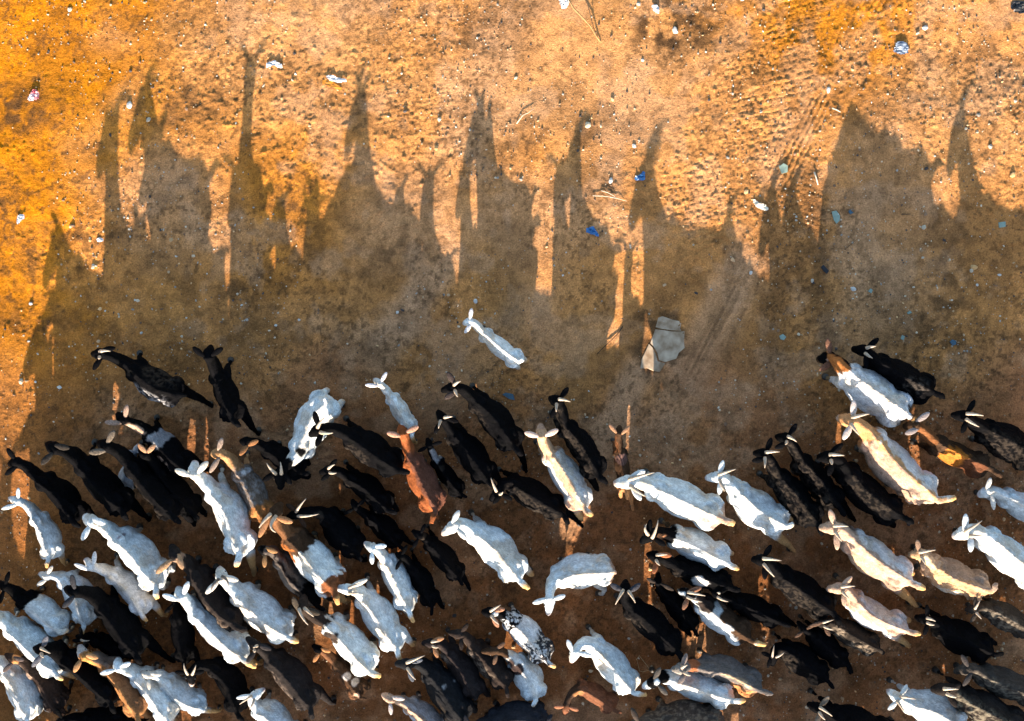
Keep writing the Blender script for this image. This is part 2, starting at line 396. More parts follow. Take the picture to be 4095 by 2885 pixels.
def build_goat(idx, N, P, S, M, R, W, coat, label, ears=None, horns=None, tail=1, hz=None, head=None, earcol=None, hornmat=None, legcol=None, s=None, group='goats of the herd walking up the dirt yard', ph=None, fluff=0.0, feet=None):
    rg = np.random.default_rng(100 + idx)
    # size from the length of the back and neck, two passes for the perspective
    sz = 0.9 if s is None else s
    for _ in range(3):
        q = [at(*p, .67 * sz)[:2] for p in (P, S, M, R)]
        L = sum(np.linalg.norm(q[i + 1] - q[i]) for i in range(3))
        if s is None: sz = min(max(L / 0.82, .5), 1.12)
    s = sz
    pS, pM, pR = at(*S, .685 * s), at(*M, .665 * s), at(*R, .655 * s)
    zP = .86 * s
    for _ in range(3):
        pP = at(*P, zP)
        d = np.linalg.norm(pP[:2] - pS[:2])
        zP = hz * s if hz else .685 * s + min(max(math.sqrt(max((.30 * s) ** 2 - d * d, 0)) * .7, .03 * s), .13 * s)
    pP = at(*P, zP)
    zN = zP - .1 * s
    HL = .215 * s
    for _ in range(3):
        pN = at(*N, zN)
        d = min(np.linalg.norm(pN[:2] - pP[:2]), HL * .96)
        d = max(d, HL * .35)
        zN = zP - math.sqrt(HL * HL - d * d) * .92
    pN = at(*N, zN)
    hv = pN[:2] - pP[:2]; hv = hv / (np.linalg.norm(hv) + 1e-9)
    pN = np.array((*(pP[:2] + hv * d), zN))
    hw = W * .5 * (CAM_H - .48 * s) / FPX
    # plan line of the back by landmark T, with heights carried by the stations
    plan = [np.array(pR[:2] * 1), pM[:2], pS[:2], (pS[:2] * .42 + pP[:2] * .58), pP[:2]]
    # bend the neck a little along both tangents
    fwd = pS[:2] - pM[:2]; fwd = fwd / (np.linalg.norm(fwd) + 1e-9)
    plan[3] = plan[3] + fwd * .035 * s - hv * .02 * s
    tail_dir = plan[0] - plan[1]; tail_dir = tail_dir / np.linalg.norm(tail_dir)
    def pos(T):
        if T > 4: return plan[0] + tail_dir * (T - 4) * .35 * s
        if T >= 2: return catmull(plan, 4 - T)
        if T >= 1: return catmull(plan, 2 + (2 - T) * 2)
        return pP[:2] * T + pN[:2] * (1 - T)
    st = []
    for T, w, zt, zb in TRUNK:
        st.append((T, np.array((*pos(T), (zt + zb) / 2 * s)), w * hw, (zt - zb) / 2 * s, 1.0))
    nb = np.array((*pos(1.72), .56 * s)); zn = pP[2] - .055 * s
    c0 = np.array((*pos(1.86), .54 * s)); c1 = np.array((*(pP[:2] - hv * .02 * s), zn))
    for T, w, h in ((1.70, .062, .112), (1.52, .055, .088), (1.34, .05, .073), (1.18, .047, .062)):
        f = (1.86 - T) / (1.86 - 1.0)
        c = np.array((*pos(T), c0[2] * (1 - f ** .85) + c1[2] * f ** .85))
        st.append((T, c, max(w * s, .0), h * s, .5))
    ax = pN - pP; ax /= np.linalg.norm(ax)
    drop = np.array((0, 0, -.055 * s))
    for T, w, h in ((1.0, .056, .062), (.8, .062, .066), (.6, .055, .06), (.4, .044, .052), (.2, .036, .041), (.06, .031, .034), (-.02, .016, .017)):
        st.append((T, pP + (pN - pP) * (1 - T) + drop * (.4 + .6 * T), w * s, h * s, .15))
    n = 22
    V, F = [], []
    C3 = np.array([q[1] for q in st])
    for i, (T, c, a, b, egg) in enumerate(st):
        t = C3[min(i + 1, len(st) - 1)] - C3[max(i - 1, 0)]
        if T >= 1.95: t[2] *= .25
        t /= np.linalg.norm(t)
        sd = np.cross(t, (0, 0, 1.0)); sd /= np.linalg.norm(sd)
        up = np.cross(sd, t)
        for k in range(n):
            q = 2 * math.pi * k / n
            v = math.sin(q)
            wv = math.sqrt(max(1 - v * v, 0))
            if v > 0: wv = wv * (1 - egg) + egg * (1 - v ** 1.3) ** .85
            else: wv *= 1 - egg * v * v * .15
            x = a * math.copysign(wv, math.cos(q)) * (1 - egg * v * .12)
            V.append(c + sd * x + up * b * v)
    for i in range(len(st) - 1):
        for k in range(n):
            F.append((i * n + k, i * n + (k + 1) % n, (i + 1) * n + (k + 1) % n, (i + 1) * n + k))
    F.append(tuple(range(n))[::-1]); F.append(tuple((len(st) - 1) * n + k for k in range(n)))
    # legs
    hoofs = []
    phs = rg.uniform(0, 2 * math.pi) if ph is None else ph
    for kx, (front, side) in enumerate(((1, -1), (1, 1), (0, -1), (0, 1))):
        swing = math.sin(phs + (0 if (front == 1) == (side == 1) else math.pi)) * (.15 if front else .19) * s - (0 if front else .05 * s)
        T0 = 2.12 if front else 3.72
        a0, a1 = pos(T0), pos(T0 - .2)
        dr = a1 - a0; dr = dr / np.linalg.norm(dr); lf = np.array((dr[1], -dr[0])) * side
        o = .42 * hw if front else .52 * hw
        lx = np.array((*(lf), 0)); dx = np.array((*dr, 0)); b0 = np.array((*a0, 0))
        if front:
            pts = [(-.01, .5, o * .75), (.0, .40, o * 1.0), (swing * .35 / s - .01, .31, o), (swing * .75 / s + .012, .20, o), (swing / s, .09, o), (swing / s + .012, .045, o), (swing / s + .03, .018, o)]
            rad = [.075, .062, .042, .029, .021, .023, .024]
        else:
            pts = [(-.02, .53, o * .72), (.0, .43, o * 1.0), (swing * .3 / s + .04, .34, o * 1.02), (swing * .7 / s - .07, .215, o), (swing / s - .045, .10, o), (swing / s - .03, .045, o), (swing / s - .01, .018, o)]
            rad = [.095, .085, .06, .031, .022, .024, .025]
        tgt = (feet or {}).get(('hl', 'hr', 'fl', 'fr')[(2 if front else 0) + (1 if side > 0 else 0)])
        if tgt:
            hip = b0 + lx * o * .9
            ft = at(*tgt, .02 * s) - hip; along, acr = float(ft @ dx), float(ft @ lx)
            along = min(max(along, -.42 * s), .38 * s); acr = min(max(acr, -.12 * s), .24 * s)
            q = (0, 0, .3, .68, 1.0, 1.0, 1.0)
            off_ = (0, 0, .0, .02, 0, .005, .02) if front else (0, 0, .05, -.04, -.02, 0, .015)
            pts = [(p[0] if i < 2 else along / s * q[i] + off_[i], p[1], p[2] if i < 2 else o * .9 + acr * q[i]) for i, p in enumerate(pts)]
        P3 = [b0 + dx * (p[0] * s) + lx * p[2] + np.array((0, 0, p[1] * s)) for p in pts]
        add(V, F, tube(P3, [r * s for r in rad], 10))
        hoofs.append((P3[-1], dx))
    # hip points and shoulder blades
    for T0, o, z, r in ((3.66, .46, .598, .036), (2.2, .30, .605, .034)):
        a0 = pos(T0); dr = pos(T0 - .1) - a0; dr /= np.linalg.norm(dr)
        for sd_ in (-1, 1):
            c_ = np.array((*(a0 + np.array((dr[1], -dr[0])) * sd_ * o * hw), z * s)); d_ = np.array((*dr, 0))
            add(V, F, tube([c_ - d_ * .06 * s, c_ - d_ * .03 * s, c_ + d_ * .03 * s, c_ + d_ * .06 * s], [.015 * s, r * s, r * s, .015 * s], 8))
    # tail: short flat brush
    if tail:
        tb = np.array((*pos(4.02), .635 * s)); td = np.array((*tail_dir, 0))
        sd = np.array((-tail_dir[1], tail_dir[0], 0)) * rg.uniform(-.6, .6)
        if not isinstance(tail, (int, float)):
            tt = at(*tail, .66 * s)
        else:
            tt = tb + (td + sd) * .11 * s + np.array((0, 0, (.03 if tail == 1 else -.12) * s))
        mid = (tb + tt) / 2 + np.array((0, 0, .025 * s))
        add(V, F, tube([tb - td * .05 * s, tb, mid, tt * .85 + mid * .15, tt], [(.03 * s, .022 * s), (.034 * s, .022 * s), (.036 * s, .018 * s), (.026 * s, .014 * s), (.008 * s, .006 * s)], 8))
    V = np.array(V)
    # one continuous skin
    me0 = mesh_from('skin', V, F)
    tmp = link('skin', me0)
    rm = tmp.modifiers.new('remesh', 'REMESH'); rm.mode = 'VOXEL'; rm.voxel_size = .0135 * max(s, .7); rm.adaptivity = 0
    sm = tmp.modifiers.new('smooth', 'SMOOTH'); sm.factor = .5; sm.iterations = 3
    dg = bpy.context.evaluated_depsgraph_get()
    ev = tmp.evaluated_get(dg)
    me1 = bpy.data.meshes.new_from_object(ev)
    BV = np.empty(len(me1.vertices) * 3); me1.vertices.foreach_get('co', BV); BV = BV.reshape(-1, 3)
    NV = np.empty(len(me1.vertices) * 3); me1.vertices.foreach_get('normal', NV); NV = NV.reshape(-1, 3)
    BF = [tuple(p.vertices) for p in me1.polygons]
    bpy.data.objects.remove(tmp); bpy.data.meshes.remove(me0); bpy.data.meshes.remove(me1)
    # coat in landmark coordinates
    TT = np.concatenate((np.linspace(4.15, 2, 44), np.linspace(1.95, 1, 20), np.linspace(.95, 0, 12)))
    CL = []
    for T in TT:
        xy = pos(T)
        if T >= 1.86: z = .5 * s
        elif T >= 1: z = c0[2] + (c1[2] - c0[2]) * (1.86 - T) / .86
        else: z = (pP + (pN - pP) * (1 - T))[2] - .03 * s
        CL.append((*xy, z))
    CL = np.array(CL)
    D = ((BV[:, None, :] - CL[None]) ** 2)
    D = D[..., 0] + D[..., 1] + D[..., 2] * .35
    j = D.argmin(1)
    T = TT[j]
    tg = np.gradient(CL[:, :2], axis=0); tg /= np.linalg.norm(tg, axis=1)[:, None] + 1e-9
    dxy = BV[:, :2] - CL[j, :2]
    T = T - (dxy * tg[j]).sum(1) / (.3 * s) * .5
    U = (dxy[:, 0] * tg[j, 1] - dxy[:, 1] * tg[j, 0]) / hw          # + = the goat's right
    off = rg.uniform(0, 40, 3)
    nz1 = n3(BV * 16 + off) - .5; nz2 = n3(BV * 38 + off) - .5; nz3 = n3(BV * 90 + off) - .5
    cols = np.empty((len(BV), 3))
    base = coat[0]
    cols[:] = base
    if legcol is not None:
        cols[BV[:, 2] < .36 * s] = legcol
    for p in coat[1:]:
        k, col = p[0], np.array(p[-1])
        tn, un = T + nz1 * .22 + nz2 * .12, U + nz1 * .45 + nz2 * .25
        edge = lambda x, lo, hi, e: ss(lo - e, lo + e, x) * (1 - ss(hi - e, hi + e, x))
        spk = nz2 + nz3 * .8
        if k == 'b': m = edge(tn, p[1], p[2], .035)
        elif k == 's': m = 1 - ss(p[3] - .07, p[3] + .07, np.hypot((T - p[1]) * 2.0, U - p[2]) + nz1 * .3 + nz2 * .2)
        elif k == 'u': m = edge(un, p[1], p[2], .08) * edge(tn, p[3], p[4], .06)
        elif k == 'm': m = edge(tn, p[1], p[2], .06) * ss(p[3] - .05, p[3] + .08, spk)
        elif k == 'mu': m = edge(un, p[1], p[2], .2) * edge(tn, p[3], p[4], .15) * ss(p[5] - .22, p[5] + .25, spk)
        m = m[:, None]
        cols = cols * (1 - m) + col * m
    dark = sum(base) < .12
    light = np.clip((cols.sum(1) - .9) / .4, 0, 1)[:, None]
    stain = ss(.02, .22, n3(BV * 9 + off + 7) - .5 + .35 * nz2)[:, None] * .65 * light
    cols = cols * (1 - stain) + np.array((.47, .39, .29)) * stain
    mz = (1 - ss(.1, .22, T))[:, None] * light * .7
    cols = cols * (1 - mz) + np.array((.34, .22, .19)) * mz
    ridge = (np.exp(-(U / .16) ** 2) * edge_(T, 2.0, 3.95, .1))[:, None] * light * .45
    cols = cols * (1 - ridge) + np.array((.44, .36, .27)) * ridge
    # ragged hair
    amp = .006 * s * (1 + fluff)
    BV = BV + NV * ((nz2 * 1.3 + nz3) * amp + nz1 * .006 * s)[:, None]
    cols *= (1 + (nz1 * .25 + nz2 * .3)[:, None])
    if not dark:
        if base[0] > .3:
            tm = ss(4.1, 4.22, T)[:, None]; cols = cols * (1 - tm) + np.array((.58, .32, .12)) * tm  # pale goats' tails tinted orange, painting sun glowing through the hair
        dirty = np.clip((.34 * s - BV[:, 2]) / (.3 * s), 0, 1)[:, None] * .55
        cols = cols * (1 - dirty) + np.array((.30, .19, .10)) * dirty
    cols = np.clip(cols, .003, .85)
    # ears: leaf shaped, a little cupped
    earcol = None if earcol is None else np.array(earcol) * (.7 if dark else .9)
    ec = np.array(earcol if earcol is not None else cols[np.argmin(((BV - (pP + np.array((0, 0, .0)))) ** 2).sum(1))])
    EV, EF, EC = [], [], []
    right = np.array((hv[1], -hv[0], 0)); fw3 = np.array((*hv, 0))
    if ears is None: ears = (rg.uniform(78, 112), rg.uniform(78, 112))
    for side in (0, 1):
        e = ears[side] if side < len(ears) else None
        if e is None: continue
        sg = -1 if side == 0 else 1
        if isinstance(e, (int, float)):
            dirv = fw3 * math.cos(math.radians(e)) + right * sg * math.sin(math.radians(e)); ln = .19 * s
            tip = pP + dirv * ln + np.array((0, 0, rg.uniform(-.05, .01) * s))
        else:
            tip = at(*e, pP[2] - .01)
            if np.dot((tip - pP)[:2], right[:2]) * sg < 0 and len(ears) == 2: sg = -sg
        b0 = pP + right * sg * .035 * s + np.array((0, 0, -.03 * s))
        v = tip - b0; ln = np.linalg.norm(v)
        if ln > .21 * s: v = v * (.21 * s / ln)
        if ln < .14 * s: v = v * (.14 * s / ln)
        tip = b0 + v
        pts = [b0 + v * f + np.array((0, 0, .012 * s * math.sin(f * math.pi))) for f in (0, .15, .35, .6, .82, .95, 1.0)]
        add(EV, EF, tube(pts, [(.013 * s, .012 * s), (.02 * s, .012 * s), (.027 * s, .009 * s), (.029 * s, .007 * s), (.022 * s, .006 * s), (.013 * s, .005 * s), (.003 * s, .003 * s)], 8))
    EV = np.array(EV) if EV else np.zeros((0, 3))
    nb_ = len(BV)
    AV = np.concatenate((BV, EV)); AF = BF + [tuple(i + nb_ for i in f) for f in EF]
    AC = np.concatenate((cols, np.tile(ec, (len(EV), 1))))
    # root at the base, turned to the heading of the back
    mid = pos(3.0); ang = math.atan2(fwd[1], fwd[0])
    root = link('goat', None); root.empty_display_size = .2
    root.location = (mid[0], mid[1], 0); root.rotation_euler = (0, 0, ang)
    inv = np.array(((math.cos(-ang), -math.sin(-ang)), (math.sin(-ang), math.cos(-ang))))
    def loc(A):
        A = np.array(A, float); A[:, :2] = (A[:, :2] - mid) @ inv.T
        return A
    me = mesh_from('goat_body', loc(AV), AF)
    color_attr(me, AC)
    me.materials.append(M_COAT)
    link('body', me, root)
    if horns:
        hm = M_HORN_D if hornmat == 'dark' else M_HORN
        for hi, h in enumerate(horns):
            tip = at(h[0], h[1], pP[2] + .04 * s)
            sg = 1 if np.dot((tip - pP)[:2], right[:2]) > 0 else -1
            if len(horns) == 2:
                o = at(*horns[1 - hi][:2], pP[2] + .04 * s)
                sg = 1 if np.dot((tip - o)[:2], right[:2]) > 0 else -1
            b0 = pP + right * sg * .024 * s + fw3 * .012 * s + np.array((0, 0, -.012 * s))
            v = tip - b0; ln = np.linalg.norm(v)
            mx = .36 * s
            if ln > mx: v *= mx / ln
            tip = b0 + v
            if len(h) == 4:
                via = at(h[2], h[3], pP[2] + .09 * s)
            else:
                via = (b0 + tip) / 2 + np.array((0, 0, .25 * ln)) + right * sg * .012 * s
            pts = []
            for f in np.linspace(0, 1, 9):
                pts.append(b0 * (1 - f) ** 2 + via * 2 * f * (1 - f) + tip * f * f)
            rad = [(.0172 * s) * (1 - f ** 1.3 * .86) * (1 + .08 * (kk % 2)) for kk, f in enumerate(np.linspace(0, 1, 9))]
            hmz = mesh_from('goat_horn', loc(tube(pts, rad, 8)[0]), tube(pts, rad, 8)[1])
            hmz.materials.append(hm)
            link('horn', hmz, root)
    for side in (-1, 1):
        c = pP + (pN - pP) * .38 + right * side * .05 * s + np.array((0, 0, -.018 * s))
        bm = bmesh.new(); bmesh.ops.create_icosphere(bm, subdivisions=1, radius=.0115 * s)
        ev_ = [np.array(v.co) + c for v in bm.verts]; ef = [tuple(v.index for v in f.verts) for f in bm.faces]; bm.free()
        m_ = mesh_from('goat_eye', loc(ev_), ef); m_.materials.append(M_EYE); link('eye', m_, root)
    for c, dx in hoofs:
        b0 = np.array((c[0], c[1], 0.0))
        pts = [b0 + dx * .012 * s + np.array((0, 0, -.004)), b0 + dx * .006 * s + np.array((0, 0, .02 * s)), b0 + np.array((0, 0, .045 * s))]
        V_, F_ = tube(pts, [.033 * s, .031 * s, .027 * s], 9, flat=(1, 0, 0))
        m_ = mesh_from('goat_hoof', loc(V_), F_); m_.materials.append(M_HOOF); link('hoof', m_, root)
    tag(root, label, 'goat', group)
    root['size'] = s
    return root

GOATS = []
def g(*a, **k): GOATS.append((a, k))
BLK = (K_,)
# --- leading row and left part
g((368,1417),(402,1417),(510,1473),(595,1541),(699,1581),133,(K_,('mu',.15,1.5,2.4,3.9,.02,GB),('mu',-1.5,-.5,2.5,3.9,.0,G_)),'black goat with frosted grey flanks, leading at the far left, leftmost of the front row',ears=((380,1470),(462,1392)),horns=((442,1405),(396,1434)),ph=1.2,feet=dict(hr=(839,1650)))
g((841,1386),(829,1425),(855,1501),(881,1573),(925,1674),96,BLK,'slim black goat with spread ears, just right of the frosted black leader',ears=((780,1396),(871,1406)),ph=.9,s=.92,hz=.88,feet=dict(hr=(1038,1730)))
g((468,1654),(490,1682),(579,1738),(635,1794),(735,1885),114,(K_,('u',-2,.1,1.25,1.95,C_),('u',-.35,2,2.25,2.95,G_),('s',3.2,-.7,.22,C_),('s',3.5,-.7,.2,C_),('s',2.35,-1.,.3,T_)),'black goat with grey saddle, cream neck side and a few cream spots',ears=((418,1689),(506,1640)),earcol=(.4,.27,.2))
g((188,1776),(211,1798),(305,1862),(382,1953),(482,2041),124,BLK,'black goat with grey ear walking third from the left edge',ears=((174,1850),(262,1790)),earcol=S_,ph=1.6,hz=.93,feet=dict(hr=(565,2113)))
g((34,1858),(60,1852),(141,1925),(225,1993),(285,2081),106,BLK,'black hornless goat nearest the left edge, ear out over the sunlit strip',ears=((20,1901),(38,1806)),ph=2.0,hz=.72,feet=dict(fr=(285,1977)))
g((394,1772),(422,1788),(505,1868),(583,1961),(683,2061),114,(K_,('mu',-1.6,-.55,2.0,3.9,.05,GB)),'black goat with pale ears crossing over a small white kid',ears=((364,1810),(442,1750)),earcol=(.16,.13,.10),ph=1.5,feet=dict(hr=(743,2129)))
g((552,1778),(538,1806),(508,1858),(492,1910),(474,1965),72,((.55,.55,.56),),'small pale grey kid half hidden beneath a black goat',ears=(100,100),s=.52,group='kids in the herd',hz=.75,tail=0)
g((558,1798),(579,1824),(626,1892),(682,1966),(767,2052),98,BLK,'black goat with a brown and white ear, squeezed beside the grey saddled goat',ears=((571,1795),(610,1790)),earcol=(.45,.25,.14),ph=1.5,feet=dict(hr=(820,2061)))
g((1122,1957),(1114,1892),(1182,1814),(1242,1686),(1303,1600),150,(W_,('b',-1,1.72,K_),('s',2.12,-.2,.24,K_)),'large white goat with black head, facing down against the herd',ears=((1050,1925),(1160,1930)),horns=((1066,1852),(1121,1848)),tail=(1300,1590),earcol=K_,hz=.72,ph=0.0)
g((963,1766),(989,1770),(1054,1800),(1125,1845),(1195,1888),95,BLK,'small black goat with an orange lined ear below the white goat with black head',ears=((978,1798),(1012,1772)),earcol=(.3,.14,.06),s=.8)
g((1238,1742),(1279,1718),(1391,1750),(1463,1798),(1588,1882),135,(K_,('mu',-1.6,-.4,2.1,3.3,.03,GB)),'big black horned goat with its muzzle over the rump of a white goat',ears=((1278,1755),(1258,1650)),horns=((1300,1668),(1332,1732)),ph=1.3,hz=.96,feet=dict(hr=(1613,1903)))
g((847,1818),(873,1816),(942,1890),(990,1969),(1045,2083),108,((.16,.115,.085),('b',-1,1.9,(.36,.19,.085)),('b',3.5,5,(.28,.12,.04)),('mu',-2,2,1.9,3.5,.1,(.22,.19,.17)),('s',2.2,.5,.25,(.5,.48,.46))),'grey brown goat with tan neck and sunlit orange rump, walking up left of centre',ears=((839,1891),(885,1764)),earcol=(.3,.22,.17),tail=(1064,2140))  # tan coat painted greyer where shaded, orange where the sun hits
g((777,1850),(773,1898),(837,1973),(901,2061),(955,2222),134,(W_,('mu',-1.6,-.5,2.5,3.4,.16,P_)),'white goat with spread ears left of the grey brown goat with tan neck',ears=((708,1882),(819,1860)),tail=(944,2272),ph=1.4,feet=dict(hr=(1014,2290)))
g((1854,1294),(1882,1286),(1934,1333),(2003,1393),(2075,1447),75,(W_,),'small white kid walking alone ahead of the herd',ears=((1858,1333),(1884,1250)),tail=(2097,1437),group='kids in the herd',earcol=(.7,.66,.64),feet=dict(hl=(2075,1475)))
g((1496,1517),(1517,1536),(1561,1592),(1593,1642),(1645,1732),72,(W_,),'slim white kid with perky ears, its rump behind a red goat',ears=((1460,1540),(1547,1489)),group='kids in the herd',earcol=(.75,.68,.66))
g((1766,1562),(1822,1550),(1902,1606),(1983,1682),(2056,1790),126,(K_,('mu',-1.6,-.45,2.0,3.0,.04,GB)),'black horned goat with pink lined ear at centre, foremost of the black ones there',ears=((1778,1596),(1802,1509)),horns=((1843,1525),(1830,1588)),earcol=(.06,.045,.04),ph=.9,feet=dict(hr=(2079,1891)))
g((1750,1646),(1772,1680),(1814,1742),(1882,1822),(1951,1927),124,(K_,('mu',-1.6,-.5,1.4,2.3,.0,GB)),'black goat with two pale horns left of the pink eared black goat',ears=((1744,1722),(1834,1688)),horns=((1810,1667),(1754,1714)))
g((1600,1706),(1612,1738),(1641,1842),(1681,1923),(1741,2040),118,((.20,.062,.022),('u',-.2,2,1.8,4.2,(.11,.045,.028))),'glossy red brown goat walking up at centre, the reddest of the herd',ears=((1573,1738),(1665,1710)),earcol=(.45,.24,.16),tail=(1722,2098))  # right side browner: the shaded flank painted into the coat
g((1709,1754),(1717,1784),(1741,1846),(1786,1911),(1838,1975),70,(K_,('u',-.2,.9,1.3,2.1,G_),('s',2.5,.2,.3,GB)),'small black kid with grey neck stripe, right of the red brown goat',ears=(95,95),group='kids in the herd')
g((1279,1892),(1319,1882),(1388,1917),(1460,1959),(1549,2041),105,(K_,('mu',-1.6,-.3,1.3,2.3,.0,GB)),'black goat with thin white horns, left of the red brown goat',ears=((1300,1910),(1330,1856)),horns=((1340,1858),(1346,1892)),ph=1.6,feet=dict(hr=(1589,2035)))
g((1408,1999),(1421,2031),(1472,2075),(1533,2120),(1589,2182),98,BLK,'plain black goat under the rump of the black goat with thin white horns',ears=(85,85),ph=1.4,feet=dict(hr=(1653,2172)))
g((1147,2070),(1190,2056),(1296,2072),(1351,2142),(1424,2210),132,(K_,('s',1.75,-.5,.6,GB)),'black goat with long pink horns, head to head with a brown pied goat',ears=((1224,2110),(1150,2020)),horns=((1225,1994),(1276,2056)),earcol=(.05,.03,.02))
g((1122,2014),(1091,2066),(1148,2155),(1240,2262),(1335,2366),148,(W_,('b',-1,2.62,D_),('u',-2,-.45,1.9,2.6,B_),('s',3.98,.1,.8,(.16,.06,.025)),('b',1.2,2.05,(.14,.065,.03)),('u',-2,.1,2.62,2.8,(.5,.45,.4))),'brown and white pied goat with curled grey horns and a brown rump patch',ears=((1036,2150),(1166,2088)),horns=((1036,2112),(1104,2130,1062,2112)),earcol=(.35,.17,.08))
g((2161,1701),(2167,1745),(2207,1821),(2267,1906),(2337,2034),122,(C_,('u',.1,3,2.0,4.2,(.48,.47,.45)),('u',-3,-.55,2.0,3.6,(.48,.47,.45)),('b',.5,1.9,(.50,.30,.17)),('u',-.35,.12,1.8,4,(.50,.32,.19))),'cream goat with tan topline and wide ears, walking up right of centre',ears=((2106,1733),(2219,1725)),earcol=(.7,.5,.4),tail=(2371,2067))
g((2199,1592),(2235,1608),(2267,1709),(2331,1789),(2394,1902),108,(K_,('mu',-1.6,-.1,1.2,3.9,.05,GB)),'black goat with a brown cheek and white horn beside the cream goat',ears=((2211,1657),(2255,1574)),horns=((2281,1608),(2225,1648)))
g((2478,1705),(2476,1735),(2484,1809),(2492,1862),(2506,1968),62,(D_,('s',2.6,0,.8,(.12,.07,.06)),('b',3.75,5,(.36,.17,.07)),('u',-2,-.2,1.2,2,(.13,.055,.025))),'small dark brown kid with orange ears, under the muzzle of a white horned goat',ears=((2436,1697),(2518,1705)),earcol=(.5,.27,.15),group='kids in the herd',feet=dict(hr=(2530,2042)))  # rear painted the tan that sunlight gives it
g((2460,1934),(2524,1930),(2621,1954),(2733,2006),(2893,2080),150,(W_,('b',3.9,5,C_)),'white goat with long wide swept horns, right of centre',ears=((2540,1966),(2552,1896)),horns=((2617,1890),(2582,1986)),tail=(2941,2098),ph=.2)
g((1962,2003),(1995,1969),(2043,1941),(2123,1983),(2251,2060),122,(K_,('mu',-1.6,-.1,1.6,3.9,.06,GB)),'black goat with two upright cream horns, head turned down, at centre',ears=((1975,2012),(2035,1992)),horns=((1963,1911),(2011,1967)),ph=1.5,hz=.74,feet=dict(hr=(2311,2119),fl=(2180,2005)))
g((2823,1913),(2881,1909),(2961,1974),(3042,2046),(3146,2108),152,(W_,),'white goat with one upright ear and orange tipped horn, left of the black trio',ears=((2878,1958),(2885,1865)),horns=((2943,1877),(2897,1966)),tail=(3176,2092),ph=2.2,feet=dict(hl=(3166,2200)))
g((3025,1813),(3066,1821),(3126,1913),(3190,1986),(3271,2098),124,(K_,('mu',-1.0,.1,1.2,3.9,.07,GB)),'black goat with straight white horn, leftmost of the trio of black goats',ears=((3020,1842),(3078,1769)),horns=((3118,1808),(3058,1873)),feet=dict(fl=(3046,1905)))
g((3118,1749),(3154,1757),(3218,1849),(3287,1925),(3355,2026),110,(K_,('mu',-1.2,.0,1.2,3.9,.03,GB)),'black goat with sunlit brownish back, middle and foremost of the trio of black goats',ears=((3106,1790),(3172,1715)),horns=((3186,1768),(3140,1778)),ph=1.4,feet=dict(hr=(3407,2074)))
g((3285,1829),(3327,1829),(3407,1893),(3488,1982),(3609,2068),138,(K_,('mu',-.5,.15,2.2,3.7,.1,GB)),'black goat with white horns, rightmost of the trio of black goats',ears=((3318,1885),(3359,1783)),horns=((3377,1823),(3326,1858)))
g((3369,1676),(3411,1684),(3508,1754),(3596,1863),(3751,2001),160,(C_,('u',.12,3,2.0,4.2,(.60,.56,.52)),('b',.2,1.95,(.46,.23,.10)),('u',-.1,.2,2,4,(.50,.27,.12))),'large tan and cream goat with horns, below the grey goat with brown neck',ears=((3371,1759),(3413,1612)),horns=((3477,1656),(3437,1741)),tail=(3825,1988),earcol=(.6,.5,.44),hz=.70,s=1.05)
g((3277,1438),(3327,1431),(3412,1497),(3516,1573),(3639,1664),165,((.62,.62,.61),('b',-1,.8,K_),('b',.8,1.86,(.30,.115,.035)),('u',.15,1.2,1.0,1.9,K_),('mu',-2,2,2.1,3.9,.16,(.36,.37,.38)),('b',3.97,5,D_)),'grey white goat with black head and brown neck, foremost on the right',ears=((3285,1477),(3313,1380)),earcol=(.16,.08,.05),tail=2,fluff=.6,hz=.46)
g((3410,1396),(3468,1404),(3532,1453),(3629,1513),(3739,1572),138,(K_,('mu',-.5,.3,3.1,3.7,.05,S_)),'black horned goat behind the grey white goat with brown neck',ears=((3462,1450),(3508,1358)),horns=((3504,1386),(3490,1433)),hz=.60,s=.92)
g((3640,1700),(3671,1702),(3773,1782),(3850,1822),(3968,1878),98,(D_,('b',1.05,1.9,(.16,.065,.025)),('u',-1.6,.35,2.3,3.25,(.34,.12,.022)),('u',-2,0,3.2,3.9,(.10,.04,.02))),'dark brown goat with sunlit orange saddle and white lined ear',ears=((3629,1732),(3717,1650)),earcol=(.36,.3,.28))  # saddle's sunlit orange painted into the dark brown coat
g((3831,1662),(3870,1666),(3966,1726),(4059,1772),(4160,1845),150,(K_,('mu',-1.2,.3,2.0,3.9,.03,GB)),'black horned goat cut by the right edge, uppermost there',ears=((3850,1720),(3890,1613)),horns=((3934,1664),(3916,1708)),hz=.90)
g((3916,1982),(3957,1968),(4047,1995),(4130,2040),(4230,2095),112,(W_,),'white hornless goat cut by the right edge below the black one',ears=((3975,2040),(3959,1919)))
g((3819,2147),(3874,2132),(3981,2163),(4076,2242),(4200,2335),138,(W_,),'white horned goat cut by the right edge, above the tan goat with brush tail',ears=((3881,2180),(3860,2075)),horns=((3928,2083),(3930,2139)))
g((3640,2219),(3685,2217),(3747,2270),(3825,2316),(3966,2368),138,((.42,.25,.135),('u',.0,3,2.2,4.2,(.30,.21,.15)),('u',-3,-.8,2.0,4.2,(.55,.47,.38)),('b',1.0,2.1,(.60,.38,.22))),'shaggy tan goat with a bushy reddish tail near the right edge',ears=((3690,2255),(3672,2190)),horns=((3743,2200),(3700,2258)),tail=(3986,2330),fluff=1.0,earcol=(.2,.13,.09))
g((3282,2112),(3343,2114),(3430,2172),(3512,2242),(3650,2334),148,(C_,('u',.1,3,2.0,4.2,(.60,.56,.52)),('s',2.8,-.7,.65,(.50,.33,.2))),'cream goat with tan flank and thin horns, nose at the rump of a black goat',ears=((3348,2200),(3323,2056)),horns=((3393,2106),(3366,2166)),ph=2.3,feet=dict(hl=(3673,2431)))
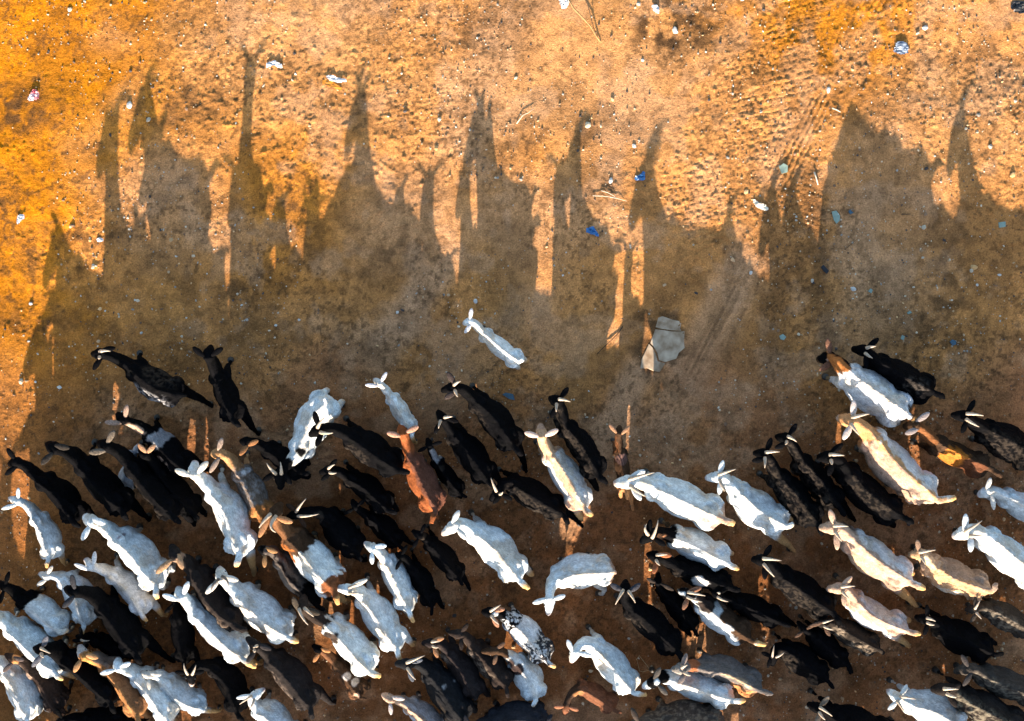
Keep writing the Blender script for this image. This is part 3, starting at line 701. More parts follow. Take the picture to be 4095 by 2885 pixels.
g((3308,2357),(3372,2357),(3430,2406),(3494,2467),(3636,2529),116,(C_,('u',.15,3,2.0,4.2,(.50,.44,.40)),('u',-3,-.6,2.0,3.9,(.56,.53,.50))),'pale tan goat with short horns below the cream goat with tan flank',ears=((3376,2421),(3391,2320)),horns=((3420,2345),(3398,2398)),ph=2.0,feet=dict(hl=(3622,2580)))
g((3016,2237),(3058,2245),(3136,2315),(3225,2375),(3335,2455),130,(K_,('mu',-1.4,-.1,2.0,3.9,.03,GB)),'black goat with yellow tipped white horns, below the trio of black goats',ears=((3058,2298),(3073,2197)),horns=((3125,2243),(3097,2308)),feet=dict(fl=(3103,2330)))
g((2565,2171),(2604,2143),(2702,2156),(2784,2189),(2915,2258),128,(W_,('b',-1,2.02,K_),('u',-3,-.1,1.3,1.7,(.30,.14,.07))),'white goat with black head and neck and long curved horns',ears=((2645,2172),(2598,2096)),horns=((2632,2080),(2586,2096,2570,2118)),tail=(2958,2280),earcol=K_)
g((2602,2219),(2630,2232),(2717,2274),(2795,2308),(2930,2356),105,(K_,('s',3.12,-.35,.48,(.5,.5,.5)),('mu',-1.6,-.3,1.5,2.5,.05,GB)),'black goat with one square white patch on its back',ears=((2622,2262),(2680,2222)),horns=((2669,2219),(2640,2262)),tail=(2966,2362),earcol=(.35,.13,.06))
g((2500,2334),(2502,2367),(2535,2445),(2606,2504),(2714,2612),122,(K_,('mu',-1.6,-.4,2.0,3.0,.05,GB)),'black goat seen from above with two ears spread and two thin horns back',ears=((2457,2345),(2561,2334)),horns=((2461,2419),(2541,2412)),earcol=(.06,.06,.07))
g((2632,2293),(2632,2334),(2673,2389),(2724,2445),(2776,2519),97,BLK,'black hornless goat between two black horned goats, below the square patched goat',ears=((2589,2315),(2695,2362)),earcol=(.06,.045,.035))
g((2717,2363),(2754,2380),(2821,2427),(2877,2475),(3000,2562),120,(W_,('b',-1,1.5,K_),('u',-.35,3,1.5,2.55,(.03,.022,.018)),('u',.0,3,3.0,4.2,D_),('u',-.5,3,3.5,4.2,D_),('u',-.25,.1,.1,.8,W_)),'black and white pied goat with a white left flank and dark rump',ears=((2742,2412),(2800,2352)),horns=((2821,2384),(2808,2408)),tail=(3066,2582),earcol=(.2,.1,.06))
g((2847,2360),(2877,2384),(2943,2412),(3025,2445),(3125,2493),105,BLK,'plain black goat with short yellow horns, right of the pied goat with white left flank',ears=((2905,2435),(2900,2355)),horns=((2868,2371),(2912,2407)),ph=1.4,feet=dict(hr=(3172,2497)))
g((3090,2664),(3096,2626),(3150,2612),(3212,2650),(3312,2726),124,(K_,('mu',-1.3,-.05,1.6,3.0,.0,GB)),'black goat with two straight pale horns and head lowered, facing left',ears=((3070,2672),(3053,2613)),horns=((3096,2580),(3136,2610)),hz=.72)
g((3190,2487),(3219,2523),(3262,2547),(3305,2587),(3390,2665),108,BLK,'black hornless goat with thin drooping ears, behind the black goat with lowered head',ears=((3180,2548),(3250,2500)),earcol=(.10,.06,.04),ph=1.4,feet=dict(hr=(3400,2726)))
g((3262,2491),(3297,2498),(3350,2508),(3421,2550),(3520,2603),104,((.02,.016,.013),('mu',-1.4,.1,1.9,2.6,.0,(.16,.125,.09)),('mu',-1.6,-.2,3.1,4.0,-.02,(.16,.125,.09))),'dark goat mottled grey brown, below the pale tan goat with short horns',ears=((3313,2534),(3240,2505)),horns=((3335,2479),(3334,2520)),tail=2,earcol=(.15,.09,.06))
g((3664,2470),(3712,2482),(3785,2522),(3868,2567),(3977,2620),140,(K_,('mu',-1.4,-.3,1.3,2.1,.0,GB)),'broad black goat with two short pale horns, near the lower right',ears=((3698,2532),(3707,2432)),horns=((3742,2486),(3738,2500)),tail=(4018,2612))
g((3864,2439),(3906,2442),(3975,2444),(4044,2480),(4140,2533),114,((.035,.028,.022),('mu',-1.3,.2,1.5,3.5,.03,(.12,.10,.075))),'dark brown goat with pale upright horns cut by the right edge',ears=((3880,2490),(3900,2400)),horns=((3920,2400),(3925,2476)))
g((3819,2688),(3882,2680),(3958,2716),(4044,2752),(4180,2802),124,((.045,.038,.032),('mu',-1.4,.1,1.5,3.8,.03,(.14,.12,.09))),'dark grey hornless goat with long hanging ears cut by the right edge',ears=((3851,2744),(3844,2619)),earcol=(.07,.06,.055))
g((3738,2754),(3785,2763),(3882,2813),(3975,2863),(4110,2935),138,((.02,.016,.014),('mu',-1.4,.2,1.5,3.8,.02,(.11,.095,.07))),'black goat with two parallel cream horns in the lower right corner',ears=((3812,2809),(3840,2737)),horns=((3833,2757),(3826,2790)))
g((3551,2764),(3598,2796),(3660,2827),(3757,2858),(3868,2926),150,(W_,),'white horned goat at the bottom edge, lower right',ears=((3556,2834),(3624,2744)),horns=((3662,2797),(3620,2851)))
g((3232,2819),(3282,2840),(3345,2882),(3440,2912),(3570,2960),130,BLK,'black horned goat at the bottom edge left of the white horned one',ears=((3270,2875),(3297,2805)),horns=((3328,2865),(3300,2880)),earcol=(.2,.16,.12))
g((2692,2680),(2736,2679),(2825,2684),(2914,2700),(3044,2766),114,((.115,.10,.09),('b',1.35,1.7,(.26,.09,.04)),('u',-3,-.35,3.25,4.3,(.42,.18,.07)),('b',-1,1.0,(.2,.18,.16)),('u',-.12,.06,2.8,3.8,(.4,.28,.17))),'grey brown goat with reddish neck and orange rump, behind a white goat with black head',ears=((2726,2716),(2740,2630)),horns=((2763,2703),(2750,2660)),earcol=(.2,.16,.14))
g((2571,2751),(2625,2730),(2700,2732),(2800,2761),(2931,2805),130,(W_,('b',.45,1.72,K_),('s',1.0,.0,.22,W_)),'white goat with black and white head and frayed tan tail, bottom centre right',ears=((2660,2770),(2636,2678)),tail=(2984,2800),earcol=(.08,.07,.06))
g((2520,2900),(2560,2905),(2650,2895),(2760,2885),(2895,2908),120,((.06,.045,.035),('m',1.5,4,.05,(.12,.09,.065))),'dark brown goat mostly cut by the bottom edge, below the goat with frayed tan tail',ears=(90,90))
g((2258,2860),(2266,2830),(2323,2766),(2386,2793),(2456,2841),80,((.13,.055,.03),('b',1.05,1.95,(.05,.03,.02)),('u',-2,0,1.6,2.2,(.3,.14,.06))),'red brown kid looking down at the bottom centre',ears=((2219,2828),(2304,2838)),earcol=(.35,.15,.08),hz=.62,group='kids in the herd',feet=dict(fr=(2349,2723)))
g((2286,2648),(2302,2611),(2376,2597),(2456,2678),(2530,2771),126,(W_,('u',-.6,.1,2.2,2.9,(.62,.54,.45))),'white goat with neck curved down and backlit orange tail, bottom centre',ears=((2362,2622),(2274,2571)),tail=(2590,2780),hz=.72)
g((2193,2463),(2200,2398),(2232,2326),(2318,2298),(2452,2290),146,(W_,('b',3.95,5,C_)),'white goat standing broadside, head turned down to the left',ears=((2243,2387),(2130,2413)),tail=(2467,2286),hz=.74,feet=dict(hl=(2400,2378)))
g((1770,2140),(1818,2104),(1894,2136),(1983,2204),(2073,2319),146,(W_,('mu',-1.2,.0,2.2,3.0,.16,P_)),'white goat with one upright pink ear and backlit orange tail, at centre',ears=((1854,2144),(1834,2047)),tail=(2119,2357),ph=2.4)
g((1649,2124),(1677,2146),(1713,2176),(1774,2240),(1834,2317),95,(K_,('b',1.2,1.5,GB)),'small black goat with a pale hair collar, left of the white goat with pink ear',ears=(88,88),ph=1.5,group='kids in the herd',feet=dict(hr=(1858,2369)))
g((1460,2172),(1492,2198),(1537,2252),(1573,2315),(1634,2446),104,(W_,('u',-.4,.05,1.4,3.6,(.6,.5,.4))),'slim white goat with short horns beside two black kids',ears=((1488,2240),(1537,2184)),tail=(1656,2492))
g((1585,2216),(1605,2230),(1641,2276),(1681,2329),(1726,2428),88,BLK,'small black goat squeezed right of the slim white goat',ears=(80,100),ph=1.5,group='kids in the herd')
g((1343,2352),(1400,2362),(1446,2402),(1508,2480),(1587,2602),136,(W_,),'big white goat with long ears over the brown rump patch of a pied goat',ears=((1452,2378),(1470,2317)),horns=((1440,2335),(1430,2372)),ph=2.2)
g((1929,2448),(1967,2454),(2038,2493),(2104,2547),(2187,2646),116,((.60,.61,.61),('b',-1,1.75,K_),('m',1.7,2.45,-.02,K_),('m',3.25,5,-.1,(.03,.03,.032)),('s',1.15,.0,.3,W_),('mu',-2,-.5,2.4,3.4,.1,(.1,.1,.1))),'pale goat with black head, mottled shoulders and mottled rump',ears=((1984,2492),(2019,2437)),horns=((2003,2420),(1995,2498)),earcol=(.35,.17,.1),fluff=.8)
g((1916,2608),(1986,2608),(2058,2655),(2112,2723),(2143,2798),124,(W_,('b',-1,1.62,D_),('s',2.3,-.15,.52,(.045,.03,.026)),('s',2.0,-.2,.3,(.045,.03,.026))),'white goat with dark brown head and one dark clover shaped shoulder patch',ears=((1975,2655),(2016,2573)),earcol=(.14,.08,.05),tail=(2128,2828))
g((1793,2532),(1845,2543),(1893,2600),(1956,2667),(2023,2752),114,((.025,.018,.015),('mu',-1.4,-.2,1.4,3.4,.02,(.13,.10,.075))),'dark brown goat left of the white goat with clover shaped patch',ears=((1845,2580),(1860,2510)),ph=1.5,feet=dict(fr=(1956,2571)))
g((1689,2574),(1732,2576),(1789,2619),(1852,2704),(1901,2793),112,((.022,.017,.016),('mu',-1.4,-.2,1.4,2.4,.0,(.13,.10,.075))),'black brown goat with white poll and orange ear, second left of the clover patched goat',ears=((1742,2606),(1775,2552)),earcol=(.4,.2,.1),horns=((1760,2566),(1754,2590)),tail=(1905,2800))
g((1582,2656),(1632,2662),(1712,2700),(1778,2786),(1850,2890),144,((.012,.012,.013),('mu',-1.4,-.5,1.8,3.9,.02,GB),('s',2.75,.25,.1,G_),('s',2.85,.75,.12,G_)),'large blackish goat with long pale horns at the bottom, white flecks on its back',ears=((1648,2715),(1690,2640)),horns=((1699,2622),(1662,2719)),earcol=(.12,.13,.15))
g((1528,2778),(1563,2803),(1630,2836),(1689,2880),(1780,2952),98,(C_,('u',.1,3,1.8,4.2,(.36,.31,.29)),('u',-3,-.5,1.9,4,(.5,.48,.47))),'cream kid with long hanging ear at the bottom edge',ears=((1565,2860),(1619,2797)),group='kids in the herd',earcol=(.55,.45,.4))
g((1840,2925),(1880,2930),(1965,2905),(2070,2882),(2180,2896),112,((.02,.02,.024),),'dark goat mostly cut by the bottom edge, below the clover patched goat',ears=(90,90),tail=(2208,2856))
g((1215,2385),(1206,2440),(1306,2512),(1390,2595),(1474,2688),126,(W_,('b',-1,1.92,(.028,.02,.016)),('s',2.36,-.45,.55,(.035,.025,.02))),'white goat with black neck, long thin horns and one black shoulder spot',ears=((1185,2420),(1262,2450)),horns=((1255,2468),(1232,2500)),tail=(1526,2706),earcol=(.05,.04,.03))
g((1249,2582),(1279,2606),(1338,2663),(1386,2719),(1437,2789),88,((.13,.06,.03),('b',-1,1.0,K_),('u',-.5,2,1.9,4.2,D_),('s',2.85,.1,.42,(.42,.36,.32)),('s',3.35,.35,.3,(.42,.36,.32)),('s',3.85,-.2,.25,(.5,.3,.2))),'brown goat with two round pale spots on its back and orange ears',ears=((1253,2648),(1305,2602)),earcol=(.45,.2,.08),tail=(1468,2796))
g((1036,2194),(1060,2208),(1110,2246),(1160,2325),(1262,2420),96,((.085,.07,.06),('u',-.1,.18,1.3,3.3,(.012,.01,.01)),('b',3.35,5,K_),('b',-1,.9,K_),('u',-3,-.35,2.2,3.3,(.22,.17,.13))),'grey brown goat with black spine stripe and black rump, left of the brown pied goat',ears=((1058,2270),(1106,2208)),earcol=(.3,.16,.07),ph=1.4)
g((686,2184),(697,2230),(761,2302),(830,2415),(937,2506),110,((.016,.013,.012),('b',1.0,1.3,(.2,.13,.09)),('mu',-1.5,-.3,3.0,4,.0,(.12,.085,.06))),'black goat with long tan lined ears between white goats, left of centre',ears=((624,2294),(725,2258)),earcol=(.45,.27,.15))
g((877,2274),(883,2318),(937,2385),(1023,2463),(1143,2550),146,(W_,('u',-.75,-.1,1.6,3.6,(.66,.61,.55))),'white goat with dark curled horns and thick body, left of centre',ears=((823,2375),(948,2320)),horns=((912,2345,915,2320),(842,2372,850,2330)),hornmat='dark',tail=(1197,2569))
g((711,2352),(720,2391),(767,2459),(848,2537),(965,2635),132,(W_,),'white goat with spread ears walking below the black goat with tan lined ears',ears=((650,2379),(749,2340)),tail=(1026,2671))
g((986,2552),(1026,2595),(1075,2648),(1156,2730),(1238,2834),134,((.018,.015,.014),('mu',-1.5,-.5,1.9,3.9,.0,(.12,.09,.07))),'black goat with tiny pale horn stubs, right of the black goat looking down',ears=((989,2647),(1071,2593)),earcol=(.04,.035,.035),horns=((1012,2592),(1022,2606)),ph=1.6,feet=dict(fr=(1197,2660)))
g((766,2748),(759,2695),(836,2682),(908,2749),(945,2852),112,(K_,('mu',-1.4,-.3,1.6,3.2,.02,GB),('b',-1,.22,(.45,.35,.3))),'black goat with two upright cream horns and pale muzzle, looking straight down',ears=((722,2690),(800,2688)),horns=((735,2654),(784,2660)),hz=.7)
g((1056,2756),(1008,2793),(1023,2851),(1071,2882),(1180,2985),124,(W_,),'white goat at the bottom edge with its head turned right',ears=((945,2793),(1019,2849)),horns=((958,2818),(998,2838)))
g((690,2372),(700,2412),(697,2475),(712,2550),(733,2656),96,BLK,'black goat half hidden under the white goat with spread ears',ears=(100,100),hz=.6)
g((338,2065),(360,2091),(442,2158),(522,2226),(621,2348),136,(W_,('s',2.2,.35,.16,(.3,.25,.25))),'white goat with a small grey shoulder mark, upper left of the white group',ears=((334,2150),(396,2085)),tail=(627,2399))
g((340,2236),(366,2272),(426,2306),(506,2367),(562,2457),108,((.62,.59,.56),),'greyish white goat with big ears, below the white goat with shoulder mark',ears=((297,2256),(380,2206)),tail=2)
g((36,1993),(68,2007),(125,2073),(169,2154),(193,2232),92,(W_,),'white hornless goat at the left edge',ears=((6,2037),(74,1961)),ph=1.3,feet=dict(hr=(270,2252),fr=(237,2140)))
g((156,2296),(184,2309),(236,2328),(292,2390),(333,2500),124,(W_,('u',.5,3,2.5,3.4,(.55,.55,.55))),'white goat partly covered by the neck of a black goat, lower left',ears=((150,2341),(200,2280)),hz=.66)
g((260,2355),(293,2372),(389,2433),(456,2515),(538,2619),130,BLK,'black goat with its neck across a white goat, lower left',ears=((260,2422),(293,2326)),hz=1.0,ph=1.5,earcol=(.04,.04,.045),feet=dict(hr=(700,2632)))
g((-8,2330),(15,2352),(67,2407),(137,2452),(237,2530),108,(W_,('b',-1,2.52,K_)),'goat with black front half and white rear half at the left edge',ears=(90,90),tail=(276,2520))
g((-90,2450),(-50,2472),(19,2522),(104,2600),(215,2693),120,(W_,),'white goat entering from the left edge with a black muzzle over its rump',tail=(254,2720),ears=(90,90))
g((137,2593),(168,2604),(237,2648),(345,2730),(438,2812),102,BLK,'black goat with one curved cream horn and a grey ear, lower left',ears=((128,2668),(178,2572)),horns=((202,2614),(176,2630)),earcol=(.16,.16,.18),hz=1.0)
g((19,2619),(50,2643),(111,2689),(167,2752),(217,2846),100,((.03,.02,.016),('b',.9,1.25,(.4,.18,.07)),('u',-3,-.2,1.5,2.3,(.36,.25,.18)),('u',-3,-.6,2.3,3.6,(.16,.11,.08))),'black brown goat with orange poll and grey ears, lower left corner',ears=((12,2688),(74,2635)),earcol=(.12,.09,.08),tail=2)
g((-80,2610),(-45,2640),(10,2695),(62,2782),(104,2880),132,(W_,('mu',-1.2,1.2,3.0,4,.14,P_)),'large white goat in the lower left corner, head outside the frame',ears=(90,90))
g((317,2584),(330,2632),(400,2673),(475,2756),(545,2864),106,((.28,.13,.05),('b',.85,1.7,(.42,.2,.06)),('u',.1,3,1.2,2.2,(.17,.12,.09)),('b',-1,.7,(.4,.38,.36)),('u',.1,3,2.2,4,(.16,.075,.035))),'orange brown goat with grey face and round drooping ears, lower left',ears=((300,2682),(378,2628)),earcol=(.42,.22,.1))
g((471,2634),(467,2676),(530,2717),(601,2795),(668,2886),128,(W_,),'white goat with long left ear beside the orange brown goat',ears=((401,2695),(500,2660)))
g((565,2688),(595,2706),(645,2736),(705,2799),(804,2841),110,(W_,),'white goat with crumpled ears, right of the white goat with long left ear',ears=((597,2749),(645,2700)))
g((306,2546),(326,2554),(368,2572),(415,2592),(469,2620),78,BLK,'small black kid with one stub horn, above the orange brown goat',ears=((298,2562),(325,2528)),horns=((358,2562),),group='kids in the herd',s=.62)
g((215,2900),(250,2885),(320,2890),(400,2890),(500,2893),92,BLK,'black goat almost hidden at the bottom edge, lower left',ears=(90,90))

for _i, (_a, _k) in enumerate(GOATS):
    build_goat(_i, *_a, **_k)
# ------------------------------------------------------------------ goats that follow below the frame and one beside it: their shadows reach the picture
def copy_tree(o, parent=None):
    c = o.copy(); COL.objects.link(c)
    if parent is not None: c.parent = parent
    for ch in list(o.children): copy_tree(ch, c)
    return c

HERD = [o for o in COL.objects if o.get('category') == 'goat']
_r = random.Random(11)
OUT = []
for row, y0 in enumerate((-3.98, -4.5, -5.05, -5.6)):
    for kx in range(16):
        if _r.random() < .08: continue
        OUT.append((-5.4 + kx * .72 + (row % 2) * .36 + _r.uniform(-.15, .15), y0 + _r.uniform(-.12, .12)))
_src = [o for o in HERD if .75 < o['size'] < 1.08]
for x, y in OUT:
    src = _src[_r.randrange(len(_src))]
    c = copy_tree(src)
    c.location = (x, y, 0); c.rotation_euler = (0, 0, math.radians(128 + _r.uniform(-16, 16)))
    tag(c, 'goat of the same herd following behind, outside the picture', 'goat', 'goats outside the frame of the photograph')
c = copy_tree(HERD[17]); c.location = (*at(4470, 1600, .67)[:2], 0); c.rotation_euler = (0, 0, math.radians(142))
tag(c, 'goat of the same herd following behind, outside the picture', 'goat', 'goats outside the frame of the photograph')
for o in HERD: del o['size']
for o in COL.objects:
    if 'size' in o: del o['size']

# ------------------------------------------------------------------ gravel: countless small stones
def build_gravel():
    r = np.random.default_rng(21)
    bm = bmesh.new(); bmesh.ops.create_icosphere(bm, subdivisions=1, radius=1)
    BV = np.array([v.co[:] for v in bm.verts]); BF = np.array([[v.index for v in f.verts] for f in bm.faces]); bm.free()
    n = 17000
    px = r.uniform(-150, 4245, n); py = r.uniform(-150, 3000, n)
    dens = fbm2(px * .0022 + 3, py * .0022 + 5, 3) + .10 * (px > 2900) + .05 * (py < 700)
    keep = dens + r.uniform(-.16, .16, n) > .52
    px, py = px[keep], py[keep]
    VV, FF, CC = [], [], []
    pal = np.array([(.50, .40, .27), (.40, .26, .14), (.46, .40, .30), (.30, .27, .22), (.20, .12, .07), (.06, .05, .045), (.45, .44, .38), (.55, .34, .16)])
    o = 0
    for x, y in zip(px, py):
        p = at(x, y)
        s = .004 + .007 * r.random() ** 2.5 + (.012 * r.random() if r.random() < .045 else 0)
        sc_ = np.array((r.uniform(.7, 1.4), r.uniform(.7, 1.3), r.uniform(.5, .9))) * s
        a = r.uniform(0, 6.28); R = np.array(((math.cos(a), -math.sin(a), 0), (math.sin(a), math.cos(a), 0), (0, 0, 1)))
        v = (BV * (1 + r.uniform(-.25, .25, (len(BV), 1)))) * sc_ @ R.T + np.array((p[0], p[1], GZ(p[0], p[1]) + sc_[2] * .45))
        VV.append(v); FF.append(BF + o); o += len(BV)
        CC.append(np.tile(pal[r.choice(8, p=(.14, .2, .08, .10, .22, .14, .05, .07))] * r.uniform(.7, 1.2), (len(BV), 1)))
    me = mesh_from('gravel', np.concatenate(VV), np.concatenate(FF).tolist(), smooth=False)
    color_attr(me, np.concatenate(CC), 'stone'); me.materials.append(M_STONE)
    tag(link('gravel', me), 'small scattered pebbles and crumbs of earth lying over the dirt yard', None, None, 'stuff')
build_gravel()

# ------------------------------------------------------------------ litter lying on the ground
_lit = np.random.default_rng(5)
def ground_root(name, px, py, label, cat, group=None):
    p = at(px, py)
    o = link(name, None); o.empty_display_size = .05
    o.location = (p[0], p[1], GZ(p[0], p[1]))
    return tag(o, label, cat, group)

def thing_mesh(name, px, py, V, F, mats, label, cat, group=None, smooth=False, attr=None):
    p = at(px, py)
    me = mesh_from(name, V, F, smooth)
    for m in (mats if isinstance(mats, (list, tuple)) else [mats]): me.materials.append(m)
    o = link(name, me)
    o.location = (p[0], p[1], GZ(p[0], p[1]))
    return tag(o, label, cat, group)

def outline(pts, px, py):
    """pixel polygon to metres round px, py."""
    c = at(px, py)
    return np.array([(at(x, y) - c)[:2] for x, y in pts])

def prism(poly, h, z0=0.0, jitter=.25):
    n = len(poly)
    V = [(x, y, z0 - .01) for x, y in poly] + [(x * .97, y * .97, z0 + h * (1 + _lit.uniform(-jitter, jitter))) for x, y in poly]
    c = poly.mean(0); V.append((c[0], c[1], z0 + h * 1.05))
    F = [(i, (i + 1) % n, n + (i + 1) % n, n + i) for i in range(n)]
    F += [(n + i, n + (i + 1) % n, 2 * n) for i in range(n)]
    F.append(tuple(range(n))[::-1])
    return V, F

def crumple(pts, px, py, h, n=16, seed=0, th=.0015):
    """A crumpled sheet filling the pixel polygon, folded up to height h, with thickness."""
    poly = outline(pts, px, py)
    r = np.random.default_rng(seed)
    lo, hi = poly.min(0), poly.max(0)
    gx, gy = np.meshgrid(np.linspace(0, 1, n), np.linspace(0, 1, n))
    X, Y = lo[0] + gx * (hi[0] - lo[0]), lo[1] + gy * (hi[1] - lo[1])
    def inside(x, y):
        k = False; j = len(poly) - 1
        for i in range(len(poly)):
            if (poly[i][1] > y) != (poly[j][1] > y) and x < (poly[j][0] - poly[i][0]) * (y - poly[i][1]) / (poly[j][1] - poly[i][1]) + poly[i][0]: k = not k
            j = i
        return k
    o = r.uniform(0, 90, 2)
    Z = np.abs(n2(gx * 4 + o[0], gy * 4 + o[1]) - .5) * 2 + .5 * np.abs(n2(gx * 9 + o[1], gy * 9 + o[0]) - .5) * 2
    e = np.minimum(np.minimum(gx, 1 - gx), np.minimum(gy, 1 - gy))
    Z = .006 + h * Z * (0.35 + .65 * np.minimum(e * 4, 1))
    ok = [[inside(X[i, j], Y[i, j]) for j in range(n)] for i in range(n)]
    V, F, ids = [], [], {}
    for i in range(n - 1):
        for j in range(n - 1):
            q = [(i, j), (i, j + 1), (i + 1, j + 1), (i + 1, j)]
            if sum(ok[a][b] for a, b in q) >= 3:
                f = []
                for a, b in q:
                    if (a, b) not in ids: ids[a, b] = len(V); V.append((X[a, b] + r.uniform(-.002, .002), Y[a, b] + r.uniform(-.002, .002), Z[a, b]))
                    f.append(ids[a, b])
                F.append(tuple(f))
    m = len(V)
    V += [(x, y, z - th) for x, y, z in V]
    E = {}
    for f in F:
        for a, b in zip(f, f[1:] + f[:1]): E[(a, b)] = 1
    side = [(b, a, a + m, b + m) for (a, b) in E if (b, a) not in E]
    F = F + [tuple(i + m for i in f)[::-1] for f in F] + side
    return V, F

M_BAGW = simple_material('white_plastic_film', (.62, .60, .57), .35, 30, .1, .3, .5)
M_BAGB = simple_material('blue_plastic_film', (.02, .14, .36), .3, 30, .35, .3, .5)
M_BAGR = simple_material('red_printed_film', (.55, .05, .07), .35, 25, .3, .2, .5, (.75, .70, .68))
M_BAGK = simple_material('black_rubber', (.012, .013, .016), .5, 30, .4, .4, .4)
M_BAGG = simple_material('grey_blue_plastic', (.16, .20, .26), .4, 30, .3, .3, .5)
M_PAPER = simple_material('cream_paper', (.68, .60, .46), .8, 30, .15, .3, .2)
M_ORANGE = simple_material('orange_wrapper', (.60, .22, .02), .4, 30, .3, .3, .4)
M_CONC = simple_material('weathered_concrete', (.47, .365, .25), .95, 9, .0, 1.0, .1, (.22, .145, .085))
M_WOOD = simple_material('dry_wood', (.42, .25, .10), .8, 60, .4, .5, .2)
M_DWOOD = simple_material('dark_stick_bark', (.06, .04, .025), .9, 60, .4, .5, .2)
M_PWOOD = simple_material('pale_weathered_wood', (.62, .52, .38), .8, 60, .25, .4, .2)
M_GLASS = simple_material('frosted_green_glass', (.22, .29, .23), .25, 40, .2, .1, .5)
M_GLASSB = simple_material('dusty_blue_shard', (.05, .10, .13), .25, 40, .3, .1, .5)
M_ROCK = simple_material('pale_rock', (.46, .39, .28), .9, 40, .3, .6, .2)
M_ROCKO = simple_material('ochre_rock', (.52, .31, .13), .9, 40, .3, .6, .2)
M_ROCKW = simple_material('white_rock', (.52, .49, .43), .9, 40, .2, .5, .2)
M_STRAW = simple_material('pale_straw', (.60, .47, .26), .8, 60, .3, .2, .2)

# concrete slab sunk in the yard, broken into three pieces
sl = ground_root('concrete_slab', 2660, 1400, 'cracked grey concrete slab sunk in the dirt ahead of the herd', 'slab')
for pts in (((2632, 1268), (2650, 1262), (2690, 1276), (2728, 1284), (2722, 1312), (2726, 1322), (2680, 1318), (2640, 1312), (2622, 1306)),
            ((2620, 1316), (2646, 1318), (2690, 1325), (2740, 1324), (2738, 1366), (2740, 1392), (2716, 1412), (2706, 1436), (2660, 1450), (2636, 1442), (2628, 1412), (2612, 1384), (2600, 1372)),
            ((2594, 1376), (2608, 1390), (2622, 1418), (2629, 1446), (2660, 1456), (2638, 1490), (2614, 1486), (2588, 1474), (2560, 1476), (2566, 1436))):
    V_, F_ = prism(outline(pts, 2660, 1400), .003, .004, .5)
    m_ = mesh_from('slab_piece', V_, F_, False); m_.materials.append(M_CONC); link('slab_piece', m_, sl)

def bag(name, pts, h, mat, label, cat, seed, extra=()):
    c = np.mean(np.array(pts), 0)
    V, F = crumple(pts, c[0], c[1], h * .5, 16, seed)
    o = thing_mesh(name, c[0], c[1], V, F, mat, label, cat, smooth=False)
    return o
bag('plastic_bag', ((1060, 275), (1064, 252), (1082, 250), (1096, 238), (1112, 252), (1132, 262), (1134, 276), (1116, 272), (1096, 262), (1078, 270)), .05, M_BAGW, 'white crumpled plastic bag above the shadows at the upper left', 'plastic bag', 1)
bag('plastic_bag', ((1300, 305), (1330, 300), (1350, 312), (1388, 318), (1392, 328), (1352, 334), (1318, 324)), .045, M_BAGW, 'white plastic scrap lying beside an orange wrapper', 'plastic scrap', 2)
bag('wrapper', ((1284, 322), (1310, 318), (1340, 334), (1372, 356), (1366, 364), (1322, 350), (1290, 338)), .02, M_ORANGE, 'orange wrapper torn and flattened beside the white plastic scrap', 'wrapper', 3)
bag('plastic_bag', ((110, 396), (126, 366), (140, 356), (160, 372), (158, 396), (138, 404), (120, 408)), .06, M_BAGR, 'red and white printed plastic scrap at the far left', 'plastic scrap', 4)
bag('plastic_bag', ((2604, 22), (2622, 16), (2638, 34), (2636, 58), (2618, 50), (2608, 40)), .05, M_BAGW, 'white plastic scrap beside a patch of dark litter at the top', 'plastic scrap', 5)
bag('plastic_bag', ((2232, -12), (2280, -10), (2276, 16), (2262, 40), (2246, 36), (2238, 16)), .05, M_BAGW, 'white plastic scrap by the dry sticks at the top edge', 'plastic scrap', 6)
bag('plastic_bag', ((3572, 206), (3580, 176), (3596, 162), (3624, 168), (3636, 190), (3632, 214), (3602, 222)), .06, M_BAGG, 'grey blue crumpled plastic at the upper right', 'plastic bag', 7)
bag('plastic_bag', ((2534, 722), (2540, 706), (2560, 700), (2570, 684), (2580, 690), (2582, 720), (2560, 726)), .06, M_BAGB, 'small blue plastic scrap standing in the sun', 'plastic scrap', 8)
bag('plastic_bag', ((2340, 928), (2342, 912), (2360, 910), (2372, 904), (2384, 922), (2398, 944), (2392, 950), (2372, 940), (2360, 938)), .05, M_BAGB, 'bright blue plastic bag in the shade beside a lit strip', 'plastic bag', 9)
bag('rubber_scrap', ((4036, 30), (4050, 6), (4095, 2), (4110, 40), (4100, 60), (4060, 54)), .06, M_BAGK, 'black rubber scrap in the upper right corner', 'rubber scrap', 10)
bag('plastic_bag', ((3006, 800), (3016, 796), (3034, 812), (3060, 820), (3076, 838), (3060, 848), (3036, 836), (3018, 826)), .05, M_PAPER, 'cream plastic loop scrap at the foot of a shadow, right of centre', 'plastic scrap', 11)
bag('plastic_bag', ((68, 892), (74, 860), (100, 856), (104, 876), (84, 888), (78, 900)), .05, M_BAGW, 'white scrap at the left edge of the sunlit ground', 'plastic scrap', 12)
bag('plastic_bag', ((384, 960), (398, 950), (416, 956), (414, 966), (392, 970)), .03, M_BAGW, 'small white scrap between two shadows on the left', 'plastic scrap', 13)

